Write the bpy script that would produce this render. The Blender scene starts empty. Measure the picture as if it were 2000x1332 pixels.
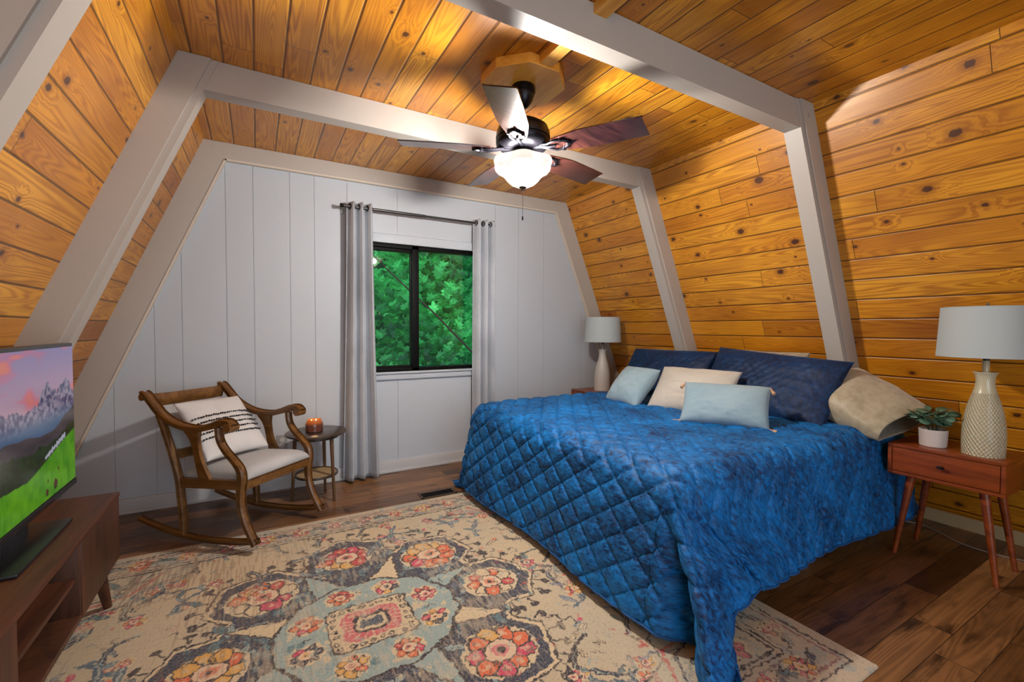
import bpy, bmesh, math, random
import numpy as np
from mathutils import Vector, Matrix
random.seed(7); np.random.seed(7)
SC = bpy.context.scene
COL = SC.collection
pi, sin, cos, rad = math.pi, math.sin, math.cos, math.radians

# ------------------------------------------------------------------ camera
cam_d = bpy.data.cameras.new('camera'); cam = bpy.data.objects.new('camera', cam_d); COL.objects.link(cam)
_y, _p, _r = rad(29.8019), rad(-1.6506), rad(0.1969)
_F = Vector((sin(_y)*cos(_p), cos(_y)*cos(_p), sin(_p))); _R = Vector((cos(_y), -sin(_y), 0)); _U = _R.cross(_F)
_R2 = _R*cos(_r)+_U*sin(_r); _U2 = -_R*sin(_r)+_U*cos(_r)
_m = Matrix((_R2, _U2, -_F)).transposed().to_4x4(); _m.translation = Vector((0, 0, 1.2))
cam.matrix_world = _m
cam_d.sensor_width = 36; cam_d.lens = 868.594/2000*36; cam_d.clip_start = .02
SC.camera = cam

# ------------------------------------------------------------------ world, exposure
SC.view_settings.view_transform = 'Standard'; SC.view_settings.look = 'None'
SC.view_settings.exposure = 0.0; SC.view_settings.gamma = 1.0; SC.view_settings.use_curve_mapping = False
wd = bpy.data.worlds.new('sky'); SC.world = wd; wd.use_nodes = True
wd.node_tree.nodes['Background'].inputs[0].default_value = (.72, .86, 1, 1)
wd.node_tree.nodes['Background'].inputs[1].default_value = 2.6

def light(name, kind, loc, power, color=(1, 1, 1), **k):
    d = bpy.data.lights.new(name, kind); d.energy = power; d.color = color
    for a, b in k.items(): setattr(d, a, b)
    o = bpy.data.objects.new(name, d); COL.objects.link(o); o.location = loc
    return o
# soft fill light added unseen behind the camera, and outdoors sun through the trees
LG = light('rear_fill', 'AREA', (.55, -1.45, 1.35), 13, (.90, .96, 1), shape='RECTANGLE', size=2.3, size_y=2.1)
LG.rotation_euler = (rad(90), 0, rad(0))
SUN = light('sun', 'SUN', (0, 8, 6), 6.5, (1, .98, .9), angle=rad(6)); SUN.rotation_euler = (rad(28), rad(-20), 0)
FANC = (1.182, 1.959)
for k in range(3):
    a = rad(30+120*k)
    light('bulb_light', 'POINT', (FANC[0]+.05*cos(a), FANC[1]+.05*sin(a), 2.0), 41, (1, .98, .965), shadow_soft_size=.03)

# ------------------------------------------------------------------ tiny node language
class E:
    def __init__(s, nt, sk): s.nt = nt; s.s = sk
    def _m(s, op, *a):
        n = s.nt.nodes.new('ShaderNodeMath'); n.operation = op
        for i, v in enumerate((s,)+a):
            if isinstance(v, E): s.nt.links.new(v.s, n.inputs[i])
            else: n.inputs[i].default_value = v
        return E(s.nt, n.outputs[0])
    def __add__(s, o): return s._m('ADD', o)
    __radd__ = __add__
    def __mul__(s, o): return s._m('MULTIPLY', o)
    __rmul__ = __mul__
    def __sub__(s, o): return s._m('SUBTRACT', o)
    def __rsub__(s, o): return (s*-1)+o
    def __truediv__(s, o): return s._m('DIVIDE', o)
    def floor(s): return s._m('FLOOR')
    def sin(s): return s._m('SINE')
    def abs(s): return s._m('ABSOLUTE')
    def sqrt(s): return s._m('SQRT')
    def gt(s, o): return s._m('GREATER_THAN', o)
    def lt(s, o): return s._m('LESS_THAN', o)
    def mn(s, o): return s._m('MINIMUM', o)
    def mx(s, o): return s._m('MAXIMUM', o)
    def pw(s, o): return s._m('POWER', o)
    def step(s, a, b, c=0., d=1.):
        n = s.nt.nodes.new('ShaderNodeMapRange'); n.interpolation_type = 'SMOOTHSTEP'
        s.nt.links.new(s.s, n.inputs[0])
        for i, v in enumerate((a, b, c, d)): n.inputs[i+1].default_value = v
        return E(s.nt, n.outputs[0])
def vec(nt, x, y, z=0.):
    n = nt.nodes.new('ShaderNodeCombineXYZ')
    for i, v in enumerate((x, y, z)):
        if isinstance(v, E): nt.links.new(v.s, n.inputs[i])
        else: n.inputs[i].default_value = v
    return n.outputs[0]
def noise(nt, v, sc=1, det=2, rough=.5, dist=0, col=False):
    n = nt.nodes.new('ShaderNodeTexNoise'); n.inputs['Scale'].default_value = sc; n.inputs['Detail'].default_value = det
    n.inputs['Roughness'].default_value = rough; n.inputs['Distortion'].default_value = dist
    if v is not None: nt.links.new(v, n.inputs['Vector'])
    return E(nt, n.outputs[1 if col else 0])
def white(nt, v):
    n = nt.nodes.new('ShaderNodeTexWhiteNoise'); n.noise_dimensions = '3D'; nt.links.new(v, n.inputs[0])
    s = nt.nodes.new('ShaderNodeSeparateXYZ'); nt.links.new(n.outputs[1], s.inputs[0])
    return [E(nt, s.outputs[i]) for i in range(3)]+[E(nt, n.outputs[0])]
def mix(nt, f, a, b, mode='MIX'):
    n = nt.nodes.new('ShaderNodeMix'); n.data_type = 'RGBA'; n.blend_type = mode
    for i, v in ((0, f), (6, a), (7, b)):
        if isinstance(v, E): nt.links.new(v.s, n.inputs[i])
        elif isinstance(v, (tuple, list)): n.inputs[i].default_value = (*v[:3], 1)
        else: n.inputs[i].default_value = v
    return E(nt, n.outputs[2])
def coords(nt, kind='Object'):
    n = nt.nodes.new('ShaderNodeTexCoord'); s = nt.nodes.new('ShaderNodeSeparateXYZ')
    nt.links.new(n.outputs[kind], s.inputs[0]); return n.outputs[kind], [E(nt, s.outputs[i]) for i in range(3)]
def L(c):  # sRGB 0-255 -> linear
    return tuple((v/255/12.92 if v/255 < .04045 else ((v/255+.055)/1.055)**2.4) for v in c)
def newmat(name):
    m = bpy.data.materials.new(name); m.use_nodes = True
    return m, m.node_tree, m.node_tree.nodes['Principled BSDF']
def setp(b, **k):
    for a, v in k.items():
        a = a.replace('_', ' ')
        if isinstance(v, E): b.id_data.links.new(v.s, b.inputs[a])
        elif isinstance(v, tuple) and len(v) == 3: b.inputs[a].default_value = (*v, 1)
        else: b.inputs[a].default_value = v
def bump(nt, b, h, dist=.002, st=1.):
    n = nt.nodes.new('ShaderNodeBump'); n.inputs['Distance'].default_value = dist; n.inputs['Strength'].default_value = st
    nt.links.new(h.s, n.inputs['Height']); nt.links.new(n.outputs[0], b.inputs['Normal'])
def plain(name, col, rough=.5, metal=0, nsc=0, namp=.12, bmp=0, **k):
    m, nt, b = newmat(name)
    setp(b, Roughness=rough, Metallic=metal, **k)
    if nsc:
        v, _ = coords(nt); n = noise(nt, v, nsc, 4)
        setp(b, Base_Color=mix(nt, n, tuple(c*(1-namp) for c in col), tuple(min(1, c*(1+namp)) for c in col)))
        if bmp: bump(nt, b, n, bmp)
    else: setp(b, Base_Color=tuple(col))
    return m

# ------------------------------------------------------------------ wood plank material
def planks(name, ax_u, ax_v, w, Lseg, c_lo, c_mid, c_hi, knots=True, groove=.0050, rough=.38, off=0., blot=0., kd=(70, 36, 20), coat=.25, gk=.85):
    m, nt, b = newmat(name)
    _, xyz = coords(nt)
    u, v = xyz[ax_u], xyz[ax_v]+off
    k = (v/w).floor(); vf = v-k*w
    r = white(nt, vec(nt, k, 3.3, off))
    uu = u+r[0]*17.
    sg = (uu/Lseg).floor(); us = uu-sg*Lseg
    q = white(nt, vec(nt, k, sg, 7.7)); q2 = white(nt, vec(nt, k, sg, 11.1))
    ph = q[0]*43.
    # grain
    warp = None
    if knots:
        Lk = .50
        c = (uu/Lk+r[1]).floor(); z = white(nt, vec(nt, k, c, 5.)); z2 = white(nt, vec(nt, k, c, 9.))
        cu = (c-r[1]+.2+z[0]*.6)*Lk; cv = (z[1]*.7+.15)*w
        sz = z2[0].pw(2.)*.018+.005
        du = (uu-cu)/(sz*1.35); dv = (vf-cv)/sz
        wob = noise(nt, vec(nt, uu*60., vf*60., 2.), 1, 1)*.7+.65
        kdst = (du*du+dv*dv).sqrt()*wob
        ex = z2[1].gt(.30)
        near = (kdst.step(1.0, 6.5, 1., 0.))*ex
        warp = near
    n1 = noise(nt, vec(nt, uu*.55, vf*9+ph, q[1]*20), 1.0, 1.5, .5)
    n2 = noise(nt, vec(nt, uu*2.5, vf*60+ph, q[1]*9), 1.0, 3, .6)
    rings = n1*(q[2]*22.+16.)
    if warp is not None: rings = rings+warp*1.5
    g = (rings*6.283).sin()*.5+.5
    g = g*.50+n2*.60-.06
    c1 = mix(nt, q2[0], c_mid, c_hi)
    c2 = mix(nt, q2[1]*.45, c_lo, c_mid)
    base = mix(nt, (g*gk+.5*(1-gk)).step(.22, 1.0), c1, c2)
    tone = noise(nt, vec(nt, uu*1.3, v*2.2, 4.), 1.6, 3)
    base = mix(nt, tone.step(.35, .75)*.55, base, c_lo)
    if blot:
        bn = noise(nt, vec(nt, uu*2.2, vf*11+ph, 1.), 1.3, 4, .6)
        base = mix(nt, bn.step(.50, .72)*blot, base, tuple(x*.30 for x in c_lo))
    if knots:
        halo = kdst.step(.9, 2.6, 1., 0.)*ex
        base = mix(nt, halo*.55, base, tuple(x*.75 for x in c_lo))
        kn = kdst.step(.75, 1.1, 1., 0.)*ex
        base = mix(nt, kn*.92, base, L(kd))
    # per board tint
    base = mix(nt, q2[2].gt(.90)*.55, base, tuple(np.array(c_lo)*np.array((.95, .85, 1.2))))
    gv = vf.mn(w-vf)
    ge = us.mn(Lseg-us)
    ln = gv.step(groove*.35, groove, 1., 0.).mx(ge.step(.0008, .002, 1., 0.))
    base = mix(nt, ln*.8, base, tuple(x*.12 for x in c_lo))
    setp(b, Base_Color=base, Roughness=n2*.2+(rough-.1))
    b.inputs['Coat Weight'].default_value = coat; b.inputs['Coat Roughness'].default_value = .25
    hgt = gv.step(groove*.2, groove*1.6)*ge.step(0., .002)
    bump(nt, b, hgt+n2*.06, .004, .9)
    return m
PINE = (L((150, 82, 12)), L((210, 136, 24)), L((232, 166, 44)))
m_ceil = planks('pine_ceiling', 1, 0, .1262, 2.3, *PINE, off=.0)
m_pine = planks('pine_wall', 0, 1, .126, 2.1, *PINE, off=.02)
m_pine2 = planks('pine_wall_left', 0, 1, .126, 4.1, *PINE, off=.05)
m_floor = planks('laminate_floor', 0, 1, .125, .78, L((58, 36, 18)), L((112, 76, 42)), L((164, 116, 70)), knots=False, groove=.0012, rough=.36, blot=.9, coat=.1, gk=.45)

m_white = plain('painted_trim', L((178, 171, 162)), .45, nsc=30, namp=.03, bmp=.0006)
m_panel = plain('painted_paneling', L((184, 190, 197)), .5, nsc=14, namp=.02, bmp=.0005)
m_base = plain('baseboard_paint', L((190, 190, 190)), .45, nsc=20, namp=.03)
m_cream = plain('baseboard_cream', L((198, 176, 136)), .5, nsc=20, namp=.05)
m_black = plain('black_frame', L((9, 8, 8)), .55, nsc=30, namp=.2)
m_black.node_tree.nodes['Principled BSDF'].inputs['Specular IOR Level'].default_value = .12
m_bronze = plain('dark_bronze', L((38, 36, 42)), .32, .85, nsc=20, namp=.15)
m_brass = plain('antique_bronze', L((92, 78, 58)), .35, .9, nsc=30)
m_nickel = plain('brushed_nickel', L((150, 148, 145)), .35, .9, nsc=30)

def woodmat(name, lo, hi, axis=0, sc=(3, 40, 40), rough=.35, coat=.2):
    m, nt, b = newmat(name); _, xyz = coords(nt)
    s = [sc[1]]*3; s[axis] = sc[0]
    v = vec(nt, xyz[0]*s[0], xyz[1]*s[1], xyz[2]*s[2])
    n = noise(nt, v, 1, 4, .6, .6); n2 = noise(nt, v, .35, 2)
    setp(b, Base_Color=mix(nt, (n*.6+n2*.5).step(.3, .8), L(lo), L(hi)), Roughness=rough)
    b.inputs['Coat Weight'].default_value = coat; b.inputs['Coat Roughness'].default_value = .2
    bump(nt, b, n, .0008)
    return m
m_walnut = woodmat('walnut_veneer', (44, 20, 10), (96, 52, 28), 1, rough=.5, coat=.05)
m_walnutx = woodmat('walnut_vertical', (46, 23, 12), (88, 50, 28), 2, rough=.5, coat=.05)
m_chair = woodmat('oak_rocker', (82, 52, 22), (134, 92, 46), 0, (5, 50, 50))
m_cherry = woodmat('cherry_wood', (98, 40, 12), (148, 70, 26), 1, (4, 50, 50))
m_blade = woodmat('fan_blade_walnut', (34, 16, 14), (74, 40, 34), 0, (4, 55, 55), .22, .6)
m_tabledark = woodmat('dark_table_wood', (40, 30, 24), (74, 58, 46), 0, (4, 50, 50), .3)
m_tleg = woodmat('side_table_leg', (72, 48, 30), (112, 80, 52), 2, (4, 50, 50), .35)
m_pineplain = woodmat('pine_plain', (206, 138, 40), (240, 184, 84), 1, (3, 30, 30), .4)

def fabric(name, lo, hi, sc=260, bmp=.0012, rough=.85, sheen=.25, big=3., patch=0.):
    m, nt, b = newmat(name); v, xyz = coords(nt)
    n = noise(nt, v, sc, 2); nb = noise(nt, v, big, 3)
    f = n*.5+nb*.5
    setp(b, Base_Color=mix(nt, f.step(.3, .7), L(lo), L(hi)), Roughness=rough)
    b.inputs['Sheen Weight'].default_value = sheen
    bump(nt, b, n+nb*.6, bmp); return m
m_curt = fabric('curtain_linen', (156, 161, 168), (192, 197, 204), 300)
m_aqua = fabric('aqua_cotton', (120, 148, 160), (154, 178, 188), 320)
m_creamf = fabric('cream_cotton', (172, 166, 154), (206, 202, 190), 320)
m_beige = fabric('beige_sateen', (152, 140, 114), (182, 170, 144), 30, .002, .5, .3)
m_wpil = fabric('white_cotton', (196, 194, 192), (222, 220, 218), 300)
m_seat = fabric('grey_upholstery', (158, 158, 158), (192, 192, 192), 300)
m_pom = fabric('black_pompom', (14, 14, 16), (34, 34, 38), 500)
m_tassel = fabric('tan_tassel', (178, 132, 96), (214, 170, 132), 300)

def velvet(name, lo, hi, spec, diamonds=True, sc=1.):
    m, nt, b = newmat(name); v, xyz = coords(nt, 'UV')
    u, w = xyz[0], xyz[1]
    st = noise(nt, vec(nt, u*62*sc+w*12, w*30*sc-u*16, 0.), 1., 7, .74, .5)
    st2 = noise(nt, vec(nt, u*4*sc, w*4*sc, 3.), 1., 3, .6, .2)
    f = (st*.75+st2*.35).step(.40, .70)
    setp(b, Base_Color=mix(nt, f, L(lo), L(hi)), Roughness=st*.35+.36, Sheen_Weight=f*.6+.1, Sheen_Roughness=.30,
         Sheen_Tint=L(spec))
    b.inputs['Specular IOR Level'].default_value = .35
    bump(nt, b, st, .0035, .7)
    return m
m_quilt = velvet('crushed_velvet_quilt', (0, 32, 74), (6, 122, 202), (80, 170, 245))
m_sham = velvet('crushed_velvet_sham', (2, 20, 48), (8, 54, 100), (80, 150, 225))

def attrmat(name, attr, rough=.9, emis=0, wear=True):
    m, nt, b = newmat(name)
    a = nt.nodes.new('ShaderNodeAttribute'); a.attribute_name = attr; c = E(nt, a.outputs['Color'])
    if emis:
        setp(b, Base_Color=(.01, .01, .01), Roughness=.15, Emission_Color=c, Emission_Strength=float(emis))
    else:
        v, xyz = coords(nt)
        n = noise(nt, v, 420, 2); n2 = noise(nt, vec(nt, xyz[0]*40, xyz[1]*260, 0.), 1., 3)
        c = mix(nt, (n.step(.5, .68))*.22, c, L((196, 180, 156)))
        c = mix(nt, n2.step(.55, .75)*.22, c, L((120, 106, 96)))
        setp(b, Base_Color=c, Roughness=rough); b.inputs['Sheen Weight'].default_value = .1
        bump(nt, b, n, .003, .6)
    return m

# ------------------------------------------------------------------ mesh helpers
def link(name, me, mat=None, parent=None):
    o = bpy.data.objects.new(name, me); COL.objects.link(o)
    if mat: me.materials.append(mat)
    if parent: o.parent = parent
    return o
def smooth(o, ang=40):
    me = o.data
    for p in me.polygons: p.use_smooth = True
    bm = bmesh.new(); bm.from_mesh(me)
    for e in bm.edges:
        if len(e.link_faces) == 2 and e.calc_face_angle(0) > rad(ang): e.smooth = False
    bm.to_mesh(me); bm.free(); return o
def fin(name, bm, mat, parent=None, sm=True, ang=40, bev=0, loc=None):
    bmesh.ops.recalc_face_normals(bm, faces=bm.faces)
    if bev: bmesh.ops.bevel(bm, geom=[e for e in bm.edges if len(e.link_faces) == 2 and e.calc_face_angle(0) > rad(30)], offset=bev, segments=2, affect='EDGES', profile=.6)
    me = bpy.data.meshes.new(name); bm.to_mesh(me); bm.free()
    o = link(name, me, mat, parent)
    if sm: smooth(o, ang)
    if loc: o.location = loc
    return o
def box(bm, x0, x1, y0, y1, z0, z1, M=None):
    vs = [bm.verts.new((x, y, z)) for x in (x0, x1) for y in (y0, y1) for z in (z0, z1)]
    for f in ((0, 1, 3, 2), (4, 6, 7, 5), (0, 4, 5, 1), (2, 3, 7, 6), (0, 2, 6, 4), (1, 5, 7, 3)): bm.faces.new([vs[i] for i in f])
    if M: bmesh.ops.transform(bm, matrix=M, verts=vs)
    return vs
def prism(bm, poly, vdir):
    """extrude closed 3D polygon by vector"""
    a = [bm.verts.new(p) for p in poly]; b = [bm.verts.new(Vector(p)+Vector(vdir)) for p in poly]
    n = len(a); bm.faces.new(a); bm.faces.new(b[::-1])
    for i in range(n): bm.faces.new((a[i], b[i], b[(i+1) % n], a[(i+1) % n]))
def lathe(bm, prof, seg=40, c=(0, 0, 0), scal=None):
    """prof: list (r,z)"""
    rows = []
    for r, z in prof:
        if r < 1e-5: rows.append([bm.verts.new((c[0], c[1], c[2]+z))]); continue
        row = []
        for i in range(seg):
            t = 2*pi*i/seg; rr = r*(scal(t, r, z) if scal else 1)
            row.append(bm.verts.new((c[0]+rr*cos(t), c[1]+rr*sin(t), c[2]+z)))
        rows.append(row)
    for a, b in zip(rows, rows[1:]):
        for i in range(seg):
            j = (i+1) % seg
            if len(a) == 1 and len(b) == 1: continue
            if len(a) == 1: bm.faces.new((a[0], b[i], b[j]))
            elif len(b) == 1: bm.faces.new((a[i], a[j], b[0]))
            else: bm.faces.new((a[i], a[j], b[j], b[i]))
def tube(bm, pts, r, seg=8, caps=True):
    pts = [Vector(p) for p in pts]; rr = r if isinstance(r, (list, tuple)) else [r]*len(pts)
    rows = []; prev = None
    for i, p in enumerate(pts):
        t = (pts[min(i+1, len(pts)-1)]-pts[max(i-1, 0)]).normalized()
        n = (prev-t*prev.dot(t)).normalized() if prev else t.orthogonal().normalized(); prev = n
        b = t.cross(n)
        rows.append([bm.verts.new(p+(n*cos(2*pi*k/seg)+b*sin(2*pi*k/seg))*rr[i]) for k in range(seg)])
    for a, b in zip(rows, rows[1:]):
        for k in range(seg): bm.faces.new((a[k], a[(k+1) % seg], b[(k+1) % seg], b[k]))
    if caps: bm.faces.new(rows[0][::-1]); bm.faces.new(rows[-1])
def spline(pts, n=8):
    """Catmull-Rom through tuples"""
    P = [np.array(p, float) for p in pts]; out = []
    for i in range(len(P)-1):
        a, b, c, d = P[max(i-1, 0)], P[i], P[i+1], P[min(i+2, len(P)-1)]
        for k in range(n):
            t = k/n; out.append(.5*((2*b)+(c-a)*t+(2*a-5*b+4*c-d)*t*t+(3*b-a-3*c+d)*t**3))
    out.append(P[-1]); return out
def bar(bm, pts, yc, wy):
    """curved bar in local XZ plane: pts (x,z,thickness), centred at y=yc, width wy"""
    S = spline(pts, 8); rows = []
    for i, p in enumerate(S):
        t = np.array(S[min(i+1, len(S)-1)][:2])-np.array(S[max(i-1, 0)][:2]); t = t/np.linalg.norm(t); n = np.array((-t[1], t[0]))*p[2]/2
        c = []
        rnd = min(p[2], wy)*.22
        for (sn, sy) in ((1, 1), (1, -1), (-1, -1), (-1, 1)):
            hw = wy/2
            nn = n/np.linalg.norm(n)
            a1 = (sn*(p[2]/2-rnd), sy*hw); a2 = (sn*p[2]/2, sy*(hw-rnd))
            seq = (a1, a2) if sn*sy < 0 else (a2, a1)
            for s_, y_ in seq: c.append(bm.verts.new((p[0]+nn[0]*s_, yc+y_, p[1]+nn[1]*s_)))
        rows.append(c)
    for a, b in zip(rows, rows[1:]):
        for k in range(8): bm.faces.new((a[k], a[(k+1) % 8], b[(k+1) % 8], b[k]))
    bm.faces.new(rows[0]); bm.faces.new(rows[-1][::-1])
def empty(name, loc=(0, 0, 0), rz=0): 
    o = bpy.data.objects.new(name, None); COL.objects.link(o); o.location = loc; o.rotation_euler = (0, 0, rz); return o
def tag(o, label, cat, group=None, kind=None):
    o['label'] = label; o['category'] = cat
    if group: o['group'] = group
    if kind: o['kind'] = kind
    return o
def struct(o): o['kind'] = 'structure'; return o
def grid_mesh(name, P, UV=None, mat=None, parent=None, closed=False):
    """P: (n,m,3) array"""
    n, m = P.shape[:2]
    idx = np.arange(n*m).reshape(n, m)
    q = np.stack([idx[:-1, :-1], idx[1:, :-1], idx[1:, 1:], idx[:-1, 1:]], -1).reshape(-1, 4)
    me = bpy.data.meshes.new(name); me.vertices.add(n*m); me.vertices.foreach_set('co', P.reshape(-1).astype(np.float32))
    me.loops.add(len(q)*4); me.loops.foreach_set('vertex_index', q.reshape(-1).astype(np.int32))
    me.polygons.add(len(q)); me.polygons.foreach_set('loop_start', (np.arange(len(q))*4).astype(np.int32)); me.polygons.foreach_set('loop_total', np.full(len(q), 4, np.int32))
    me.update(calc_edges=True)
    if UV is not None:
        l = me.uv_layers.new(name='UVMap'); l.data.foreach_set('uv', UV.reshape(-1, 2)[q.reshape(-1)].reshape(-1).astype(np.float32))
    me.polygons.foreach_set('use_smooth', np.ones(len(q), bool)); me.update()
    return link(name, me, mat, parent)
def vnoise(n, m, cells, seed=0):
    r = np.random.RandomState(seed); cx, cy = cells; g = r.rand(cx+2, cy+2)
    x = np.linspace(0, cx, n); y = np.linspace(0, cy, m); xi = x.astype(int); yi = y.astype(int); fx = (x-xi); fy = (y-yi); fx = fx*fx*(3-2*fx); fy = fy*fy*(3-2*fy)
    a = g[np.ix_(xi, yi)]; b = g[np.ix_(xi+1, yi)]; c = g[np.ix_(xi, yi+1)]; d = g[np.ix_(xi+1, yi+1)]
    fx = fx[:, None]; fy = fy[None]
    return (a*(1-fx)+b*fx)*(1-fy)+(c*(1-fx)+d*fx)*fy

# ================================================================== ROOM
Y1, Y2, Y3 = 3.679, 2.5555, 1.3617
XL, XR, H, S = -.2989, 2.7218, 2.4682, .4121
YB = -1.5     # rear gable
FX0, FX1 = XL-S*H, XR+S*H
CA = 1/math.sqrt(1+S*S)
bm = bmesh.new(); box(bm, FX0-.3, FX1+.3, YB-.1, Y1+.15, -.12, 0); struct(fin('floor', bm, m_floor, sm=False))
bm = bmesh.new(); box(bm, XL-.15, XR+.15, YB-.1, Y1+.15, H, H+.1); struct(fin('ceiling', bm, m_ceil, sm=False))
# sloped walls: local x along room depth, local y up the slope
sl = H/CA
for side in (-1, 1):
    bm = bmesh.new(); box(bm, 0, Y1+.15-YB, -.05, sl+.06, -.06, 0) if side < 0 else box(bm, 0, Y1+.15-YB, -.05, sl+.06, 0, .06)
    o = struct(fin('wall_left' if side < 0 else 'wall_right', bm, m_pine2 if side < 0 else m_pine, sm=False))
    base = Vector((FX0 if side < 0 else FX1, YB, 0)); ux = Vector((0, 1, 0)); uy = Vector((-side*S*CA, 0, CA)); uz = ux.cross(uy)
    M = Matrix((ux, uy, uz)).transposed().to_4x4(); M.translation = base
    # uz points outward on the right (+x) ; on the left it is +x too, so slab is below it
    o.matrix_world = M
# back wall: vertical panels with grooves, window opening
WX0, WX1, WZ0, WZ1 = .70, 1.83, .835, 1.893
gr = [-1.05, -.794, -.584, -.436, -.182, -.016, .218, .385, .62, 1.016, 1.93, 2.18, 2.469, 2.95]
bm = bmesh.new(); edges = [FX0-.05]+gr+[FX1+.05]
yw = Y1+.012
def xlim(z): return XL-S*(H-z), XR+S*(H-z)
for a, b in zip(edges, edges[1:]):
    g = .0013
    a, b = a+g, b-g
    parts = [(a, b, 0, H)]
    if b > WX0 and a < WX1:
        parts = [(a, b, 0, WZ0), (a, b, WZ1, H)]
        if a < WX0: parts.append((a, WX0, WZ0, WZ1))
        if b > WX1: parts.append((WX1, b, WZ0, WZ1))
    for p in parts:
        box(bm, p[0], p[1], yw, yw+.02, p[2], p[3])
# backing with opening
for p in ((FX0-.05, WX0, 0, H), (WX1, FX1+.05, 0, H), (WX0, WX1, 0, WZ0), (WX0, WX1, WZ1, H)):
    box(bm, p[0], p[1], yw+.006, yw+.11, p[2], p[3])
struct(fin('wall_back', bm, m_panel, sm=False))
# rear gable wall (behind the camera), its wide unglazed opening added for light
bm = bmesh.new()
for p in ((FX0, -.7, 0, H), (1.8, FX1, 0, H), (-.7, 1.8, 0, .15), (-.7, 1.8, 2.25, H)): box(bm, p[0], p[1], YB-.1, YB, p[2], p[3])
struct(fin('wall_front', bm, m_panel, sm=False))

# frames (leg boards + collar beam)
def leg_poly(side, y, z, d, t, strip=True, sw=.03, sr=.012):
    x0 = xlim(z)[0 if side < 0 else 1]; s = -side
    pr = [(0, 0), (d-sw, 0), (d-sw, sr), (d, sr), (d, t), (0, t)] if strip else [(0, 0), (d, 0), (d, t), (0, t)]
    return [Vector((x0+s*a, y+b, z)) for a, b in pr]
def frame(name, y, d=.156, t=.105, bh=.149, strip=True, back=False):
    bm = bmesh.new()
    for side in (-1, 1):
        top = leg_poly(side, y, H-.002, d, t, strip); bot = leg_poly(side, y, 0, d, t, strip)
        a = [bm.verts.new(p) for p in top]; b = [bm.verts.new(p) for p in bot]; n = len(a)
        bm.faces.new(a); bm.faces.new(b[::-1])
        for i in range(n): bm.faces.new((a[i], b[i], b[(i+1) % n], a[(i+1) % n]))
    o1 = .016 if not back else .003
    e = d-.012; yb = y+t-.004
    prism(bm, [(XL+e, y+o1, H-.002), (XR-e, y+o1, H-.002), (XR-e+S*bh, y+o1, H-bh), (XL+e-S*bh, y+o1, H-bh)], (0, yb-y-o1, 0))
    # round bolt plugs on the corners
    for side in (-1, 1):
        xb = (XL+.035 if side < 0 else XR-.035)
        if strip: tube(bm, [(xb-side*.0, y-.004, H-.075), (xb, y+.01, H-.075)], .013, 14)
    return struct(fin(name, bm, m_white, sm=False))
frame('trim_1', Y3); frame('trim_2', Y2)
frame('trim_3', Y1-.02, d=.165, t=.03, bh=.113, strip=False, back=True)
# bead around the back panelling
bm = bmesh.new()
zi = H-.113; xi0, xi1 = XL+.165+S*.0-S*(H-zi), XR-.165+S*(H-zi)
box(bm, xi0+.0, xi1-.0, Y1-.026, Y1+.01, zi-.012, zi)
for side in (-1, 1):
    s = -side
    def pol(z): 
        x = xlim(z)[0 if side < 0 else 1]+s*.163
        return [Vector((x, Y1-.026, z)), Vector((x+s*.014, Y1-.026, z)), Vector((x+s*.014, Y1+.01, z)), Vector((x, Y1+.01, z))]
    a = [bm.verts.new(p) for p in pol(zi)]; b = [bm.verts.new(p) for p in pol(.0)]
    bm.faces.new(a); bm.faces.new(b[::-1])
    for i in range(4): bm.faces.new((a[i], b[i], b[(i+1) % 4], a[(i+1) % 4]))
struct(fin('trim_4', bm, plain('bead_paint', L((206, 196, 180)), .4, nsc=20, namp=.03), sm=False))
bm = bmesh.new(); box(bm, FX0+.16, FX1-.16, Y1-.006, Y1+.012, 0, .095); box(bm, FX0+.16, FX1-.16, Y1-.016, Y1+.01, 0, .02)
struct(fin('baseboard_back', bm, m_base, bev=.003))
bm = bmesh.new()
prism(bm, [(FX1-.07, YB, 0), (FX1-.05, YB, 0), (FX1-.05-.085*S, YB, .085), (FX1-.07-.085*S, YB, .085)], (0, Y1-YB-.03, 0))
struct(fin('baseboard_right', bm, m_cream, sm=False))
bm = bmesh.new()
prism(bm, [(FX0+.07, YB, 0), (FX0+.05, YB, 0), (FX0+.05+.085*S, YB, .085), (FX0+.07+.085*S, YB, .085)], (0, Y1-YB-.03, 0))
struct(fin('baseboard_left', bm, m_cream, sm=False))
# octagonal fan block and batten on the ceiling
bm = bmesh.new(); R8 = .215
prism(bm, [(FANC[0]+R8*cos(rad(22.5+45*k)), FANC[1]+R8*sin(rad(22.5+45*k)), H-.048) for k in range(8)], (0, 0, .048))
struct(fin('trim_5', bm, m_pineplain, sm=False, bev=.003))
bm = bmesh.new(); box(bm, 1.150, 1.215, YB, FANC[1]-R8*cos(rad(22.5))+.0, H-.042, H)
struct(fin('trim_6', bm, m_pineplain, sm=False, bev=.002))

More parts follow.
